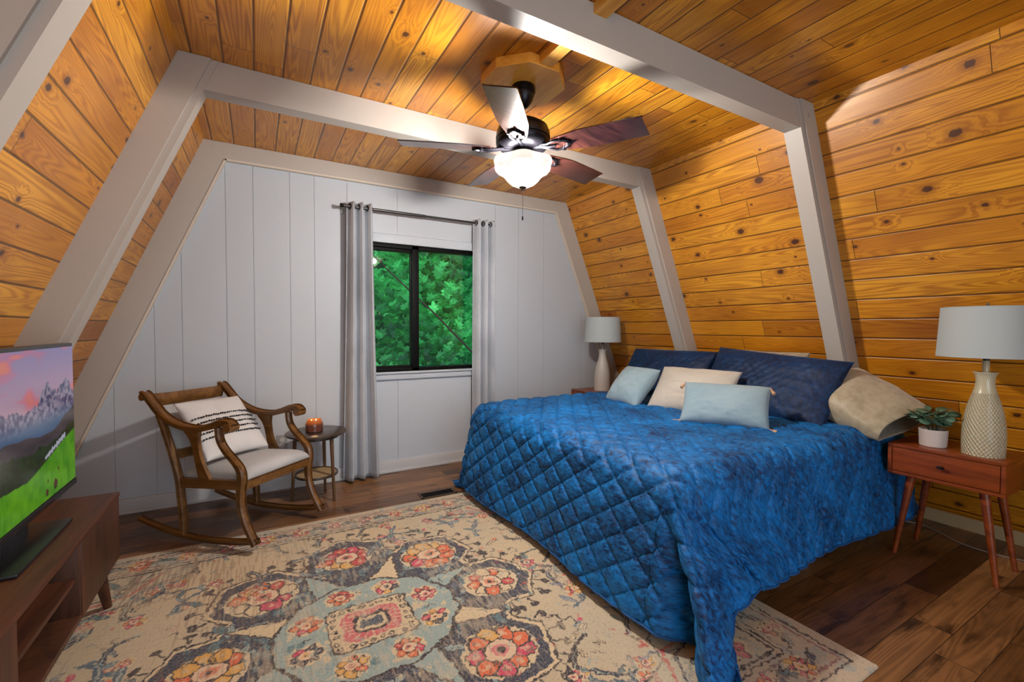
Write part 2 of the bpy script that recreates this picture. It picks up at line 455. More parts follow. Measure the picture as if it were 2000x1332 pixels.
# ------------------------------------------------------------------ window
win = struct(empty('window_1', (0, 0, 0)))
win.location = (1.265, Y1+.05, WZ0)
def P(name, bm, mat, parent, **k):
    """part built in world coordinates under a parent that has a location only"""
    o = fin(name, bm, mat, parent, **k); o.matrix_parent_inverse = parent_inv(parent); return o
def parent_inv(p):
    m = Matrix.Translation(p.location) @ Matrix.Rotation(p.rotation_euler[2], 4, 'Z'); return m.inverted()
bm = bmesh.new(); fw = .028
yy0, yy1 = Y1+.030, Y1+.120
for p in ((WX0, WX1, WZ0, WZ0+fw), (WX0, WX1, WZ1-fw, WZ1), (WX0, WX0+fw, WZ0, WZ1), (WX1-fw, WX1, WZ0, WZ1), (1.145, 1.205, WZ0, WZ1)): box(bm, p[0], p[1], yy0, yy1, p[2], p[3])
box(bm, .728, 1.16, yy0+.03, yy1+.005, WZ0+.02, WZ0+.045); box(bm, .728, 1.16, yy0+.03, yy1+.005, WZ1-.05, WZ1-.02)
P('window_frame', bm, m_black, win, bev=.002)
bm = bmesh.new()
box(bm, WX0-.07, WX1+.05, Y1-.012, Y1+.04, WZ0-.062, WZ0-.012); box(bm, WX0-.09, WX1+.07, Y1-.03, Y1+.03, WZ0-.014, WZ0)
P('window_sill', bm, m_panel, win, bev=.003)
bm = bmesh.new()
box(bm, WX0-.07, WX1+.07, Y1-.012, Y1+.03, WZ1, WZ1+.075); box(bm, WX0-.08, WX1+.08, Y1-.02, Y1+.02, WZ1+.07, WZ1+.085)
P('window_casing', bm, m_panel, win, bev=.003)
m_glass = bpy.data.materials.new('window_glass'); m_glass.use_nodes = True; nt = m_glass.node_tree
nt.nodes.remove(nt.nodes['Principled BSDF']); out = nt.nodes['Material Output']
tr = nt.nodes.new('ShaderNodeBsdfTransparent'); gl = nt.nodes.new('ShaderNodeBsdfGlossy'); gl.inputs['Roughness'].default_value = .02
fr = nt.nodes.new('ShaderNodeFresnel'); fr.inputs[0].default_value = 1.5; mx = nt.nodes.new('ShaderNodeMixShader'); tr.inputs[0].default_value = (.94, 1, .97, 1)
nt.links.new(fr.outputs[0], mx.inputs[0]); nt.links.new(tr.outputs[0], mx.inputs[1]); nt.links.new(gl.outputs[0], mx.inputs[2]); nt.links.new(mx.outputs[0], out.inputs[0])
for a, b, y in ((WX0+.01, 1.16, Y1+.062), (1.19, WX1-.01, Y1+.05)):
    bm = bmesh.new(); box(bm, a, b, y, y+.003, WZ0+.01, WZ1-.01); P('window_pane', bm, m_glass, win, sm=False)

# ------------------------------------------------------------------ outdoors
bm = bmesh.new(); box(bm, -20, 24, Y1+.8, 40, -2.9, -2.8); prism(bm, [(-20, 12, -2.8), (-20, 40, -2.8), (-20, 40, 14), (-20, 20, 9)], (50, 0, 0))
struct(fin('ground', bm, plain('forest_floor', L((40, 62, 30)), .9, nsc=3, namp=.4), sm=False))
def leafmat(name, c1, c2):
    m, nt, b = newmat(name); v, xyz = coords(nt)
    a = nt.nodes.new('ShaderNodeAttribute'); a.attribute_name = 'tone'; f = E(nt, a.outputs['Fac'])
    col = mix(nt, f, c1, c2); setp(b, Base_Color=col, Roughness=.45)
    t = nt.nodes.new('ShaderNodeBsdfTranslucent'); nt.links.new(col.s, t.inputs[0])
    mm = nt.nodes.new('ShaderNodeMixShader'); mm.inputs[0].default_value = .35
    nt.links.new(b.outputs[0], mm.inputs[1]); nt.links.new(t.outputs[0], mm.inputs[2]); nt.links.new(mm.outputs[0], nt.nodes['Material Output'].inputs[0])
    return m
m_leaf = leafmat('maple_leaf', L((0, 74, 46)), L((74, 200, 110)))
m_bark = plain('bark', L((34, 26, 20)), .9, nsc=12, namp=.3, bmp=.004)
LEAF = [(0, -.06), (.02, -.42), (.30, -.40), (.26, -.22), (.52, -.12), (.34, .04), (.44, .26), (.20, .20), (.12, .52), (0, .66)]
LEAF = LEAF+[(-x, y) for x, y in LEAF[-2:0:-1]]
def tree(name, label, n, box_, size, seed, trunk, density=1):
    r = random.Random(seed); V = []; Fc = []; tone = []
    x0, x1, y0, y1, z0, z1 = box_
    for i in range(n):
        y = y0+(y1-y0)*r.random()**1.3; c = Vector((r.uniform(x0, x1), y, r.uniform(z0, z1)))
        M = Matrix.Translation(c) @ Matrix.Rotation(r.uniform(-.9, .9), 4, 'Z') @ Matrix.Rotation(rad(r.gauss(-52, 20)), 4, 'X') @ Matrix.Rotation(r.uniform(-1.1, 1.1)+pi, 4, 'Z')
        s = size*r.uniform(.55, 1.15); k = len(V)
        mid = M @ Vector((0, .0, -.06*s)); V.append(mid)
        for (a, b) in LEAF: V.append(M @ Vector((a*s, b*s, .10*s*abs(a)*2)))
        nl = len(LEAF)
        for j in range(nl): Fc.append((k, k+1+j, k+1+(j+1) % nl))
        # lighter clusters, sunlight painted into the leaf colour
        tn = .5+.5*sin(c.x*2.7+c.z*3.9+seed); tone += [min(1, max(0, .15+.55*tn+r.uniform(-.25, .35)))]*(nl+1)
    me = bpy.data.meshes.new('foliage'); me.from_pydata([tuple(v) for v in V], [], Fc); me.update()
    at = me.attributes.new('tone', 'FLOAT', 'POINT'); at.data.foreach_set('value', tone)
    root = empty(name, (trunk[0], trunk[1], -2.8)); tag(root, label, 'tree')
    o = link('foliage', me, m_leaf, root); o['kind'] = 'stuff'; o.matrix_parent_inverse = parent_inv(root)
    bm = bmesh.new(); tube(bm, [(trunk[0], trunk[1], -2.8), (trunk[0]+.05, trunk[1], 0), (trunk[0]-.1, trunk[1]+.1, 3.5)], [.14, .11, .05], 10)
    P('trunk', bm, m_bark, root)
    return root
t1 = tree('maple_tree', 'leafy green maple tree just outside the window panes, crossed by a thin bare branch', 4600, (.4, 4.4, 4.9, 6.2, -.6, 3.4), .138, 3, (3.9, 5.9))
bm = bmesh.new(); tube(bm, [(.85, 4.75, 2.15), (1.25, 4.78, 1.78), (1.75, 4.82, 1.36), (2.3, 4.95, .88), (3.0, 5.3, .5), (3.85, 5.9, .2)], [.006, .008, .011, .014, .02, .035], 7)
P('branch', bm, m_bark, t1)
tree('maple_tree', 'darker maple foliage behind, deeper in the woods beyond the window', 5200, (-1., 11.0, 6.8, 9.6, -2.7, 7.6), .55, 11, (4.6, 8.4))

# ------------------------------------------------------------------ ceiling fan
fan = empty('ceiling_fan', (FANC[0], FANC[1], H-.048)); tag(fan, 'dark bronze ceiling fan with five walnut blades and a lit bowl light', 'ceiling fan')
FO = Vector((FANC[0], FANC[1], 0))
def FP(name, bm, mat, par=fan, **k):
    bmesh.ops.translate(bm, vec=(0, 0, -(H-.048)), verts=bm.verts); return fin(name, bm, mat, par, **k)
zt = H-.048
bm = bmesh.new(); lathe(bm, [(0, zt), (.058, zt), (.062, zt-.012), (.062, zt-.03), (.056, zt-.036), (.056, zt-.045), (.045, zt-.075), (.026, zt-.10), (.02, zt-.103), (.012, zt-.104)]); FP('canopy', bm, m_bronze)
bm = bmesh.new(); tube(bm, [(0, 0, zt-.09), (0, 0, 2.24)], .011, 14); lathe(bm, [(.011, 2.275), (.022, 2.27), (.024, 2.245), (.02, 2.235)]); FP('downrod', bm, m_bronze)
bm = bmesh.new(); lathe(bm, [(0, 2.247), (.035, 2.246), (.095, 2.235), (.125, 2.215), (.135, 2.19), (.138, 2.165), (.138, 2.158), (.133, 2.155), (.133, 2.148), (.138, 2.144), (.136, 2.13), (.118, 2.112), (.09, 2.104), (0, 2.104)], 56); FP('motor_housing', bm, m_bronze)
bm = bmesh.new(); lathe(bm, [(0, 2.106), (.052, 2.104), (.055, 2.09), (.05, 2.075), (.05, 2.06), (.062, 2.052), (.062, 2.043), (.03, 2.04), (0, 2.04)], 40); FP('light_fitter', bm, m_bronze)
A0 = [158.6, 230.6, 302.6, 14.6, 86.6]
for a in A0:
    bm = bmesh.new(); n = 26; R0, R1 = .175, .627
    top = []; 
    def hw(t): return .045+.024*min(1, t*3.2)**.8+.004*sin(pi*t)
    out_ = []
    for i in range(n+1):
        t = i/n; x = R0+(R1-R0)*t; out_.append((x, hw(t)))
    # clipped, slightly raked tip
    out_[-1] = (R1-.012, out_[-1][1]-.004)
    up_ = [(x, w) for x, w in out_]; dn_ = [(x-(.012 if i == n else 0), -w) for i, (x, w) in enumerate(out_)]
    roundr = [(R0-.022*sin(q_), .045*cos(q_)) for q_ in np.linspace(.3, pi-.3, 7)]
    poly = up_+dn_[::-1]+roundr[::-1]
    Mx = Matrix.Translation((0, 0, 2.103)) @ Matrix.Rotation(rad(a), 4, 'Z') @ Matrix.Rotation(rad(-12), 4, 'X')
    vs = [Vector((x, y, -.003)) for x, y in poly]
    prism(bm, vs, (0, 0, .006)); bmesh.ops.transform(bm, matrix=Mx, verts=bm.verts)
    bl = FP('blade', bm, m_blade, ang=30)
    # cast bracket with a ring
    bm = bmesh.new(); 
    for sy in (-1, 1):
        tube(bm, [(.10, sy*.012, .006), (.14, sy*.02, -.004), (.175, sy*.036, -.008), (.215, sy*.034, -.008), (.24, sy*.016, -.008), (.25, 0, -.008)], .0065, 8)
    tube(bm, [(.06, 0, .012), (.10, 0, .008), (.145, 0, -.006), (.18, 0, -.008)], [.016, .014, .009, .007], 8)
    for px, py in ((.215, .034), (.215, -.034), (.25, 0)): tube(bm, [(px, py, -.016), (px, py, -.003)], .009, 10)
    bmesh.ops.transform(bm, matrix=Mx, verts=bm.verts); FP('blade_bracket', bm, m_bronze, bl)
# frosted bowl
m_bowl = bpy.data.materials.new('frosted_bowl'); m_bowl.use_nodes = True; nt = m_bowl.node_tree; nt.nodes.remove(nt.nodes['Principled BSDF'])
tr = nt.nodes.new('ShaderNodeBsdfTransparent'); tl = nt.nodes.new('ShaderNodeBsdfTranslucent'); gs = nt.nodes.new('ShaderNodeBsdfDiffuse'); em = nt.nodes.new('ShaderNodeEmission')
tr.inputs[0].default_value = (1, .95, .9, 1); tl.inputs[0].default_value = (.95, .86, .78, 1); gs.inputs[0].default_value = (.8, .72, .66, 1)
v_, xyz_ = coords(nt); nn = noise(nt, v_, 14, 3, .6, 1.)
a1 = nt.nodes.new('ShaderNodeMixShader'); a1.inputs[0].default_value = .006; nt.links.new(tr.outputs[0], a1.inputs[1]); nt.links.new(tl.outputs[0], a1.inputs[2])
a2 = nt.nodes.new('ShaderNodeMixShader'); a2.inputs[0].default_value = .003; nt.links.new(a1.outputs[0], a2.inputs[1]); nt.links.new(gs.outputs[0], a2.inputs[2])
nt.links.new(mix(nt, nn, L((255, 214, 190)), L((255, 244, 236))).s, em.inputs[0]); em.inputs[1].default_value = .62
a3 = nt.nodes.new('ShaderNodeAddShader'); nt.links.new(a2.outputs[0], a3.inputs[0]); nt.links.new(em.outputs[0], a3.inputs[1]); nt.links.new(a3.outputs[0], nt.nodes['Material Output'].inputs[0])
bm = bmesh.new()
lathe(bm, [(.012, 1.918), (.035, 1.921), (.062, 1.934), (.084, 1.955), (.098, 1.975), (.115, 1.99), (.134, 2.002), (.147, 2.018), (.151, 2.032), (.146, 2.046), (.136, 2.054)], 72,
      scal=lambda t, r, z: 1+.055*cos(6*t)*max(0, min(1, (r-.06)/.07)))
FP('glass_bowl', bm, m_bowl, ang=80)
m_bulb = bpy.data.materials.new('lit_bulb'); m_bulb.use_nodes = True; b = m_bulb.node_tree.nodes['Principled BSDF']; setp(b, Emission_Color=(1., .93, .84), Emission_Strength=5.)
for k in range(3):
    a = rad(90+120*k); bm = bmesh.new(); lathe(bm, [(0, 1.968), (.012, 1.972), (.02, 1.985), (.021, 1.998), (.014, 2.015), (.009, 2.03), (.009, 2.045)], 16, c=(.055*cos(a), .055*sin(a), 0)); FP('bulb', bm, m_bulb)
bm = bmesh.new(); lathe(bm, [(0, 1.898), (.006, 1.9), (.007, 1.905), (.004, 1.909), (.016, 1.913), (.02, 1.918), (.014, 1.924), (0, 1.926)], 24); tube(bm, [(0, 0, 1.92), (0, 0, 2.045)], .003, 8); FP('finial', bm, m_brass)
bm = bmesh.new()
for k in range(40): 
    bmesh.ops.create_icosphere(bm, subdivisions=1, radius=.0016, matrix=Matrix.Translation((-.012, -.02, 1.90-k*.0034)))
tube(bm, [(-.012, -.02, 1.90), (-.012, -.02, 1.765)], .0007, 5); lathe(bm, [(0, 0), (.004, -.004), (.0045, -.02), (0, -.024)], 10, c=(-.012, -.02, 1.768)); FP('pull_chain', bm, m_bronze)

# ------------------------------------------------------------------ curtains and rod
ry, rz = Y1-.095, 2.125
rod = empty('curtain_rod', (1.2, Y1, rz)); tag(rod, 'slim dark grey curtain rod above the window', 'curtain rod')
bm = bmesh.new(); tube(bm, [(.57, ry, rz), (1.22, ry, rz)], .011, 14); tube(bm, [(1.2, ry, rz), (1.862, ry, rz)], .0085, 14)
P('pole', bm, plain('rod_metal', L((74, 72, 72)), .35, .8, nsc=30), rod)
for x in (.565,):
    bm = bmesh.new(); tube(bm, [(x-.012, ry, rz), (x+.012, ry, rz)], .014, 14); P('end_cap', bm, m_black, rod)
for x in (.585, 1.875):
    bm = bmesh.new(); tube(bm, [(x, ry, rz-.004), (x, Y1+.012, rz-.004)], .006, 8); box(bm, x-.012, x+.012, Y1+.0, Y1+.012, rz-.04, rz+.03); P('bracket', bm, m_nickel, rod)
def curtain(label, x0, x1, folds, zb, x0b, x1b, ph):
    root = empty('curtain', ((x0+x1)/2, ry, 0)); tag(root, label, 'curtain', 'grey linen curtains at the window')
    n, m = 200, 70; P_ = np.zeros((n, m, 3))
    t = np.linspace(0, 1, n); zz = np.linspace(0, 1, m)
    for j, v in enumerate(zz):
        z = zb+(rz+.035-zb)*(1-v)
        a = x0+(x0b-x0)*v**1.5; b = x1+(x1b-x1)*v**1.5
        amp = .038+.006*v
        w = np.sin(2*pi*folds*t+ph+.5*v*np.sin(3*t+1)); w2 = np.sin(2*pi*(folds*.5)*t+2.3*v)
        # sharpen pleats
        yv = ry+amp*np.sign(w)*np.abs(w)**.8+.010*v*w2
        xv = a+(b-a)*(t+.018*np.sin(4*pi*folds*t+ph))
        P_[:, j, 0] = xv; P_[:, j, 1] = yv; P_[:, j, 2] = z+.004*np.cos(2*pi*folds*t+ph)*(1 if j == 0 else 0)
    o = grid_mesh('panel', P_, None, m_curt, root); o.matrix_parent_inverse = parent_inv(root)
    md = o.modifiers.new('thick', 'SOLIDIFY'); md.thickness = .0025
    k = 0
    for i in range(n-1):
        if (P_[i, 0, 1]-ry)*(P_[i+1, 0, 1]-ry) <= 0:
            x = P_[i, 0, 0]; bm = bmesh.new()
            lathe(bm, [(.014, -.002), (.024, -.0028), (.024, .0028), (.014, .002), (.014, -.002)], 20)
            d = P_[i+1, 0]-P_[i, 0]; ang = math.atan2(d[1], d[0])
            bmesh.ops.transform(bm, matrix=Matrix.Translation((x, ry, rz)) @ Matrix.Rotation(ang, 4, 'Z') @ Matrix.Rotation(pi/2, 4, 'X'), verts=bm.verts)
            P('grommet', bm, m_black, root); k += 1
    return root
curtain('grey linen curtain left of the window, reaching down to the floor', .600, .792, 3.0, .022, .565, .83, .4)
curtain('grey linen curtain right of the window, its foot hidden by the blue bed', 1.665, 1.875, 3.0, .022, 1.665, 1.868, 1.0)

# ------------------------------------------------------------------ rug (painted grid)
RX0, RX1, RY0, RY1 = -1.12, 1.90, .69, 2.95
class Canvas:
    def __init__(s, x0, x1, y0, y1, res, bg):
        s.n = int((x1-x0)/res)+1; s.m = int((y1-y0)/res)+1
        s.X, s.Y = np.meshgrid(np.linspace(x0, x1, s.n), np.linspace(y0, y1, s.m), indexing='ij')
        s.C = np.zeros((s.n, s.m, 3)); s.C[:] = L(bg); s.jit = None; s.ext = (x0, x1, y0, y1)
        s.PX, s.PY = s.X, s.Y
    def win(s, x0, x1, y0, y1):
        gx = s.X[:, 0]; gy = s.Y[0]
        i0, i1 = np.searchsorted(gx, (x0, x1)); j0, j1 = np.searchsorted(gy, (y0, y1)); return slice(max(0, i0-4), i1+4), slice(max(0, j0-4), j1+4)
    def put(s, sl, mask, col, a=1.):
        c = s.C[sl]; mk = (mask*a)[..., None] if mask.dtype != bool else (mask.astype(float)*a)[..., None]
        s.C[sl] = c*(1-mk)+np.array(L(col))*mk
    def ell(s, cx, cy, rx, ry, col, ang=0, a=1., inner=0):
        R = max(rx, ry)*1.1+.02; sl = s.win(cx-R, cx+R, cy-R, cy+R); x = s.PX[sl]-cx; y = s.PY[sl]-cy
        ca, sa = cos(ang), sin(ang); u = (x*ca+y*sa)/rx; v = (-x*sa+y*ca)/ry; d = np.sqrt(u*u+v*v)
        s.put(sl, (d < 1) & (d >= inner), col, a)
    def line(s, pts, w, col, a=1.):
        for (ax, ay), (bx, by) in zip(pts, pts[1:]):
            sl = s.win(min(ax, bx)-w-.02, max(ax, bx)+w+.02, min(ay, by)-w-.02, max(ay, by)+w+.02)
            x = s.PX[sl]; y = s.PY[sl]; dx, dy = bx-ax, by-ay; l2 = dx*dx+dy*dy+1e-12
            t = np.clip(((x-ax)*dx+(y-ay)*dy)/l2, 0, 1); d = np.hypot(x-ax-t*dx, y-ay-t*dy); s.put(sl, d < w/2, col, a)
    def poly(s, pts, col, a=1., mask_noise=None):
        xs = [p[0] for p in pts]; ys = [p[1] for p in pts]; sl = s.win(min(xs)-.02, max(xs)+.02, min(ys)-.02, max(ys)+.02)
        x = s.PX[sl]; y = s.PY[sl]; ins = np.zeros(x.shape, bool); n = len(pts)
        for i in range(n):
            (ax, ay), (bx, by) = pts[i], pts[(i+1) % n]
            if ay == by: continue
            c = ((ay > y) != (by > y)) & (x < (bx-ax)*(y-ay)/(by-ay)+ax); ins ^= c
        s.put(sl, ins, col, a)
def build_rug():
    cx, cy = (RX0+RX1)/2, (RY0+RY1)/2; hx, hy = (RX1-RX0)/2, (RY1-RY0)/2
    c = Canvas(-hx, hx, -hy, hy, .0032, (198, 176, 142)); R = random.Random(5)
    n, m = c.n, c.m
    c.PX = c.X+(vnoise(n, m, (240, 180), 1)-.5)*.014+(vnoise(n, m, (60, 45), 11)-.5)*.014; c.PY = c.Y+(vnoise(n, m, (240, 180), 2)-.5)*.014+(vnoise(n, m, (60, 45), 12)-.5)*.014
    NAVY, TEAL, PALE, PINK, ORG, RED, YEL, CRM, BLK = (40, 52, 74), (78, 120, 128), (146, 168, 164), (204, 62, 96), (218, 100, 56), (190, 50, 56), (220, 164, 76), (212, 190, 152), (40, 34, 44)
    pale = np.clip(vnoise(n, m, (9, 7), 4)+(c.X/hx)*.25,0,1)[..., None]; c.C = c.C*(1-.35*np.clip(pale-.4, 0, 1))+np.array(L(PALE))*.35*np.clip(pale-.4, 0, 1)
    def flower(x, y, r, cols, pet=8):
        a0 = R.random()*6; cols = list(cols); R.shuffle(cols)
        c.ell(x, y, r*1.22, r*1.12, CRM)
        for k in range(pet):
            a = a0+2*pi*k/pet; q_ = R.uniform(.85, 1.2); c.ell(x+r*.72*cos(a), y+r*.72*sin(a), r*.40*q_, r*.34*q_, BLK, a); c.ell(x+r*.72*cos(a), y+r*.72*sin(a), r*.34*q_, r*.28*q_, R.choice(cols), a); c.ell(x+r*.6*cos(a+.3), y+r*.6*sin(a+.3), r*.10, r*.07, BLK, a, .8)
            c.ell(x+r*.8*cos(a), y+r*.8*sin(a), r*.13, r*.1, CRM, a, .6)
        c.ell(x, y, r*.55, r*.5, BLK); c.ell(x, y, r*.49, r*.44, (222, 190, 158)); c.ell(x, y, r*.28, r*.24, cols[-1], 0, .7); c.ell(x, y, r*.13, r*.12, BLK)
    def leaf(x, y, l, a, col, out=BLK):
        c.ell(x, y, l, l*.36, out, a); c.ell(x, y, l*.88, l*.26, col, a); c.line([(x-l*.7*cos(a), y-l*.7*sin(a)), (x+l*.7*cos(a), y+l*.7*sin(a))], .005, out, .7)
    def vine(x, y, a, k=5, st=.055, col=NAVY):
        pts = [(x, y)]; cu = R.uniform(-.5, .5)
        for i in range(k):
            a += cu+R.uniform(-.3, .3); x += st*cos(a); y += st*sin(a); pts.append((x, y))
            if i % 2: leaf(x+.03*cos(a+1.4), y+.03*sin(a+1.4), .03, a+1.1, R.choice([TEAL, PALE, CRM, PALE]), col)
        c.line(pts, .018, PALE, .6); c.line([(p[0]+.008, p[1]) for p in pts], .009, col); c.line([(p[0]-.008, p[1]) for p in pts], .009, col); return x, y
    # medallion ground : lobed star
    def star(sc, k=1.):
        P = []
        N = 16; rr = [.80, .60, .78, .60]*4
        for i in range(N):
            a = 2*pi*i/N; r = rr[i % 4]*sc; P.append((r*cos(a)*1.02, r*sin(a)*.95))
        return P
    # ring of eight hexagonal cartouches
    CT = [(.55, .02), (.38, .40), (0, .575), (-.38, .40), (-.55, .0), (-.38, -.40), (0, -.575), (.38, -.40)]
    def hexa(x, y, r, a): return [(x+r*cos(a+2*pi*k/6)*1.05, y+r*sin(a+2*pi*k/6)) for k in range(6)]
    tips = []
    for i, (x, y) in enumerate(CT):
        a = math.atan2(y, x); h = hexa(x, y, .225, a); c.poly(h, BLK); tips.append((x, y, a))
    P8 = [(.62*cos(2*pi*k/16+.2)*.95, .62*sin(2*pi*k/16+.2)*.95) for k in range(16)]
    c.poly(P8, BLK); 
    for (x, y, a) in tips: c.poly(hexa(x, y, .215, a), CRM); 
    c.poly([(p[0]*.985, p[1]*.985) for p in P8], CRM)
    for (x, y, a) in tips: c.poly(hexa(x, y, .198, a), NAVY)
    c.poly([(p[0]*.96, p[1]*.96) for p in P8], NAVY)
    # hooks round the medallion
    for (x, y, a) in tips:
        h = hexa(x, y, .235, a)
        for i in range(6):
            (ax, ay), (bx, by) = h[i], h[(i+1) % 6]
            for t in (.2, .5, .8):
                px, py = ax+(bx-ax)*t, ay+(by-ay)*t
                if math.hypot(px, py) > .53:
                    d = math.hypot(px-x, py-y); ux, uy = (px-x)/d, (py-y)/d
                    if all(math.hypot(px-q[0], py-q[1]) > .2 for q in tips if q[:2] != (x, y)): c.line([(px, py), (px+ux*.032, py+uy*.032)], .010, BLK); c.ell(px+ux*.046+uy*.01, py+uy*.046-ux*.01, .024, .015, BLK, math.atan2(uy, ux)+1.2)
    # speckle of the navy ground with teal leaves
    for k in range(170):
        r = R.uniform(.30, .60); a = R.random()*6.28; leaf(r*cos(a), r*sin(a)*.95, R.uniform(.03, .055), R.random()*3, R.choice([TEAL, PALE, TEAL, (84, 108, 120)]), (70, 76, 92))
    for i in range(8):
        a = 2*pi*i/8+.39; P_ = [(.30*cos(a-.25), .30*sin(a-.25)), (.56*cos(a), .54*sin(a)), (.30*cos(a+.25), .30*sin(a+.25))]
        c.poly(P_, CRM if i % 2 else PALE); c.line(P_+P_[:1], .009, BLK)
    COLS = [[PINK, ORG, CRM, RED], [ORG, YEL, PINK, ORG], [RED, ORG, YEL, PINK]]
    for i, (x, y, a) in enumerate(tips): flower(x, y, .118 if i % 2 else .105, COLS[i % 3], 9)
    # centre
    D = [(.36*cos(2*pi*k/12+.26), .31*sin(2*pi*k/12+.26)) for k in range(12)]
    c.poly([(x*1.04, y*1.04) for x, y in D], BLK); c.poly(D, PALE)
    for k in range(60):
        r = R.uniform(.12, .32); a = R.random()*6.28; c.ell(r*cos(a), r*sin(a)*.85, .02, .012, R.choice([TEAL, CRM, (130, 160, 164), CRM]), R.random()*3, .8)
    for i in range(8):
        a = 2*pi*i/8+.35; flower(.262*cos(a), .235*sin(a), .052, [[PINK, ORG, RED], [PINK, NAVY, YEL], [ORG, YEL, RED]][i % 3], 6)
    def rr(hx_, hy_, k=.02): return [(hx_-k, hy_), (hx_, hy_-k), (hx_, -hy_+k), (hx_-k, -hy_), (-hx_+k, -hy_), (-hx_, -hy_+k), (-hx_, hy_-k), (-hx_+k, hy_)]
    c.poly(rr(.168, .138), BLK); c.poly(rr(.160, .130), CRM)
    for t in np.linspace(-.135, .135, 8):
        for sy in (-1, 1): c.ell(t, sy*.112, .012, .012, BLK, 0, 1, .45)
    for t in np.linspace(-.08, .08, 5):
        for sx in (-1, 1): c.ell(sx*.142, t, .012, .012, BLK, 0, 1, .45)
    c.poly(rr(.118, .09, .03), PINK, .85)
    for k in range(22):
        a = 2*pi*k/22; c.line([(.075*cos(a), .06*sin(a)), (.12*cos(a), .095*sin(a))], .006, CRM, .7)
    c.poly(rr(.072, .054, .02), BLK); c.poly(rr(.056, .04, .014), CRM); c.poly(rr(.042, .028, .01), (60, 80, 96))
    # open field: vines, birds and small blooms
    for (sx, sy) in ((1, 1), (-1, 1), (1, -1), (-1, -1)):
        for (x, y) in ((.62, .62), (.85, .55), (1.02, .40), (.92, .15), (1.08, .12), (.75, .74), (1.1, .62), (.3, .80), (.12, .78), (.95, .80), (.52, .82), (.8, .36), (1.0, -.02), (.72, .46), (.92, .28), (.42, .68), (1.02, .72), (.64, .76), (1.15, .30), (.22, .70), (.86, .66), (.86, .02), (1.12, -.05)):
            x += R.uniform(-.03, .03); y += R.uniform(-.03, .03)
            ex, ey = vine(sx*x, sy*y, R.random()*6.28, 5, .045, R.choice([NAVY, BLK, (70, 92, 110)]))
            if R.random() < .75: flower(ex, ey, R.uniform(.025, .042), R.choice(COLS+[[PINK, PINK, NAVY]]), 6)
        # corner spandrel
        Q = [(1.24, .42), (1.10, .46), (1.04, .58), (.90, .62), (.86, .74), (.68, .80), (.66, .92), (1.24, .92)]
        Q = [(sx*a, sy*b) for a, b in Q]; c.line(Q[:7], .010, BLK); c.poly(Q, (176, 178, 160), .45)
        c.line([(sx*1.16, sy*.50), (sx*1.06, sy*.66), (sx*.9, sy*.70), (sx*.8, sy*.86)], .016, RED, .8); c.line([(sx*1.19, sy*.53), (sx*1.09, sy*.69), (sx*.93, sy*.73), (sx*.84, sy*.87)], .010, NAVY)
        flower(sx*1.12, sy*.80, .07, COLS[0], 8); leaf(sx*.98, sy*.83, .06, sx*sy*.8, TEAL); leaf(sx*1.19, sy*.62, .05, 1.4, (84, 100, 120))
        flower(sx*1.0, sy*.52, .03, COLS[1], 6)
    for k in range(150):
        x, y = R.uniform(-hx+.3, hx-.3), R.uniform(-hy+.28, hy-.28)
        if math.hypot(x, y*1.05) < .80: continue
        a = R.random()*6.28; q_ = R.choice([PALE, TEAL, CRM, PALE, (150, 160, 170)])
        leaf(x, y, R.uniform(.02, .045), a, q_, R.choice([NAVY, BLK, (80, 96, 112)]))
        if k % 4 == 0: c.ell(x+.03, y+.02, .014, .010, R.choice([PINK, RED, ORG]), a)
        if k % 5 == 0: 
            z = [(x, y)]; d_ = R.choice([-1, 1])
            for j in range(4): x += .045*(1 if j % 2 else 0)*d_; y += .045*(0 if j % 2 else 1); z.append((x, y))
            c.line(z, .008, BLK)
    for k in range(900):
        x, y = R.uniform(-hx+.25, hx-.25), R.uniform(-hy+.23, hy-.23); a = R.random()*6.28; l_ = R.uniform(.008, .026); ins = math.hypot(x, y) < .62
        c.line([(x, y), (x+l_*cos(a), y+l_*sin(a)), (x+l_*cos(a+.8)*1.6, y+l_*sin(a+.8)*1.6)], R.uniform(.004, .008), R.choice([CRM, PALE, CRM, TEAL, BLK] if ins else [NAVY, TEAL, (150, 130, 110), (120, 104, 92), PALE, RED]), R.uniform(.45, .9))
    # borders
    def rect(h1, h2, w, col, a=1.): c.line([(-h1, -h2), (h1, -h2), (h1, h2), (-h1, h2), (-h1, -h2)], w, col, a)
    bx, by = hx-.27, hy-.25
    for k, (w, col) in enumerate((((.02), BLK),)): rect(bx+.02, by+.02, .012, BLK)
    sl = (np.abs(c.X) > bx+.03) | (np.abs(c.Y) > by+.03); c.C[sl] = c.C[sl]*.0+np.array(L((190, 172, 146)))
    nn = vnoise(n, m, (60, 45), 9); k2 = sl & (nn > .62); c.C[k2] = c.C[k2]*.4+np.array(L((150, 164, 160)))*.6
    rect(bx+.045, by+.045, .008, BLK); rect(hx-.06, hy-.06, .008, BLK); rect(hx-.085, hy-.085, .010, (140, 92, 92)); rect(bx+.07, by+.07, .008, (120, 100, 104))
    def border(x, y, a):
        flower(x, y, R.uniform(.035, .052), R.choice(COLS+[[(150, 60, 84), NAVY, PINK]]), 7)
        for s_ in (-1, 1):
            leaf(x+s_*.075*cos(a), y+s_*.075*sin(a), .036, a+.5*s_, R.choice([TEAL, PALE, (84, 96, 120)])); c.line([(x+s_*.03*cos(a), y+s_*.03*sin(a)), (x+s_*.12*cos(a+.3*s_), y+s_*.12*sin(a+.3*s_))], .007, BLK)
    mx_, my_ = (bx+.05+hx-.07)/2, (by+.05+hy-.07)/2
    for t in np.linspace(-mx_+.1, mx_-.1, 15):
        for s_ in (-1, 1): border(t, s_*my_, 0)
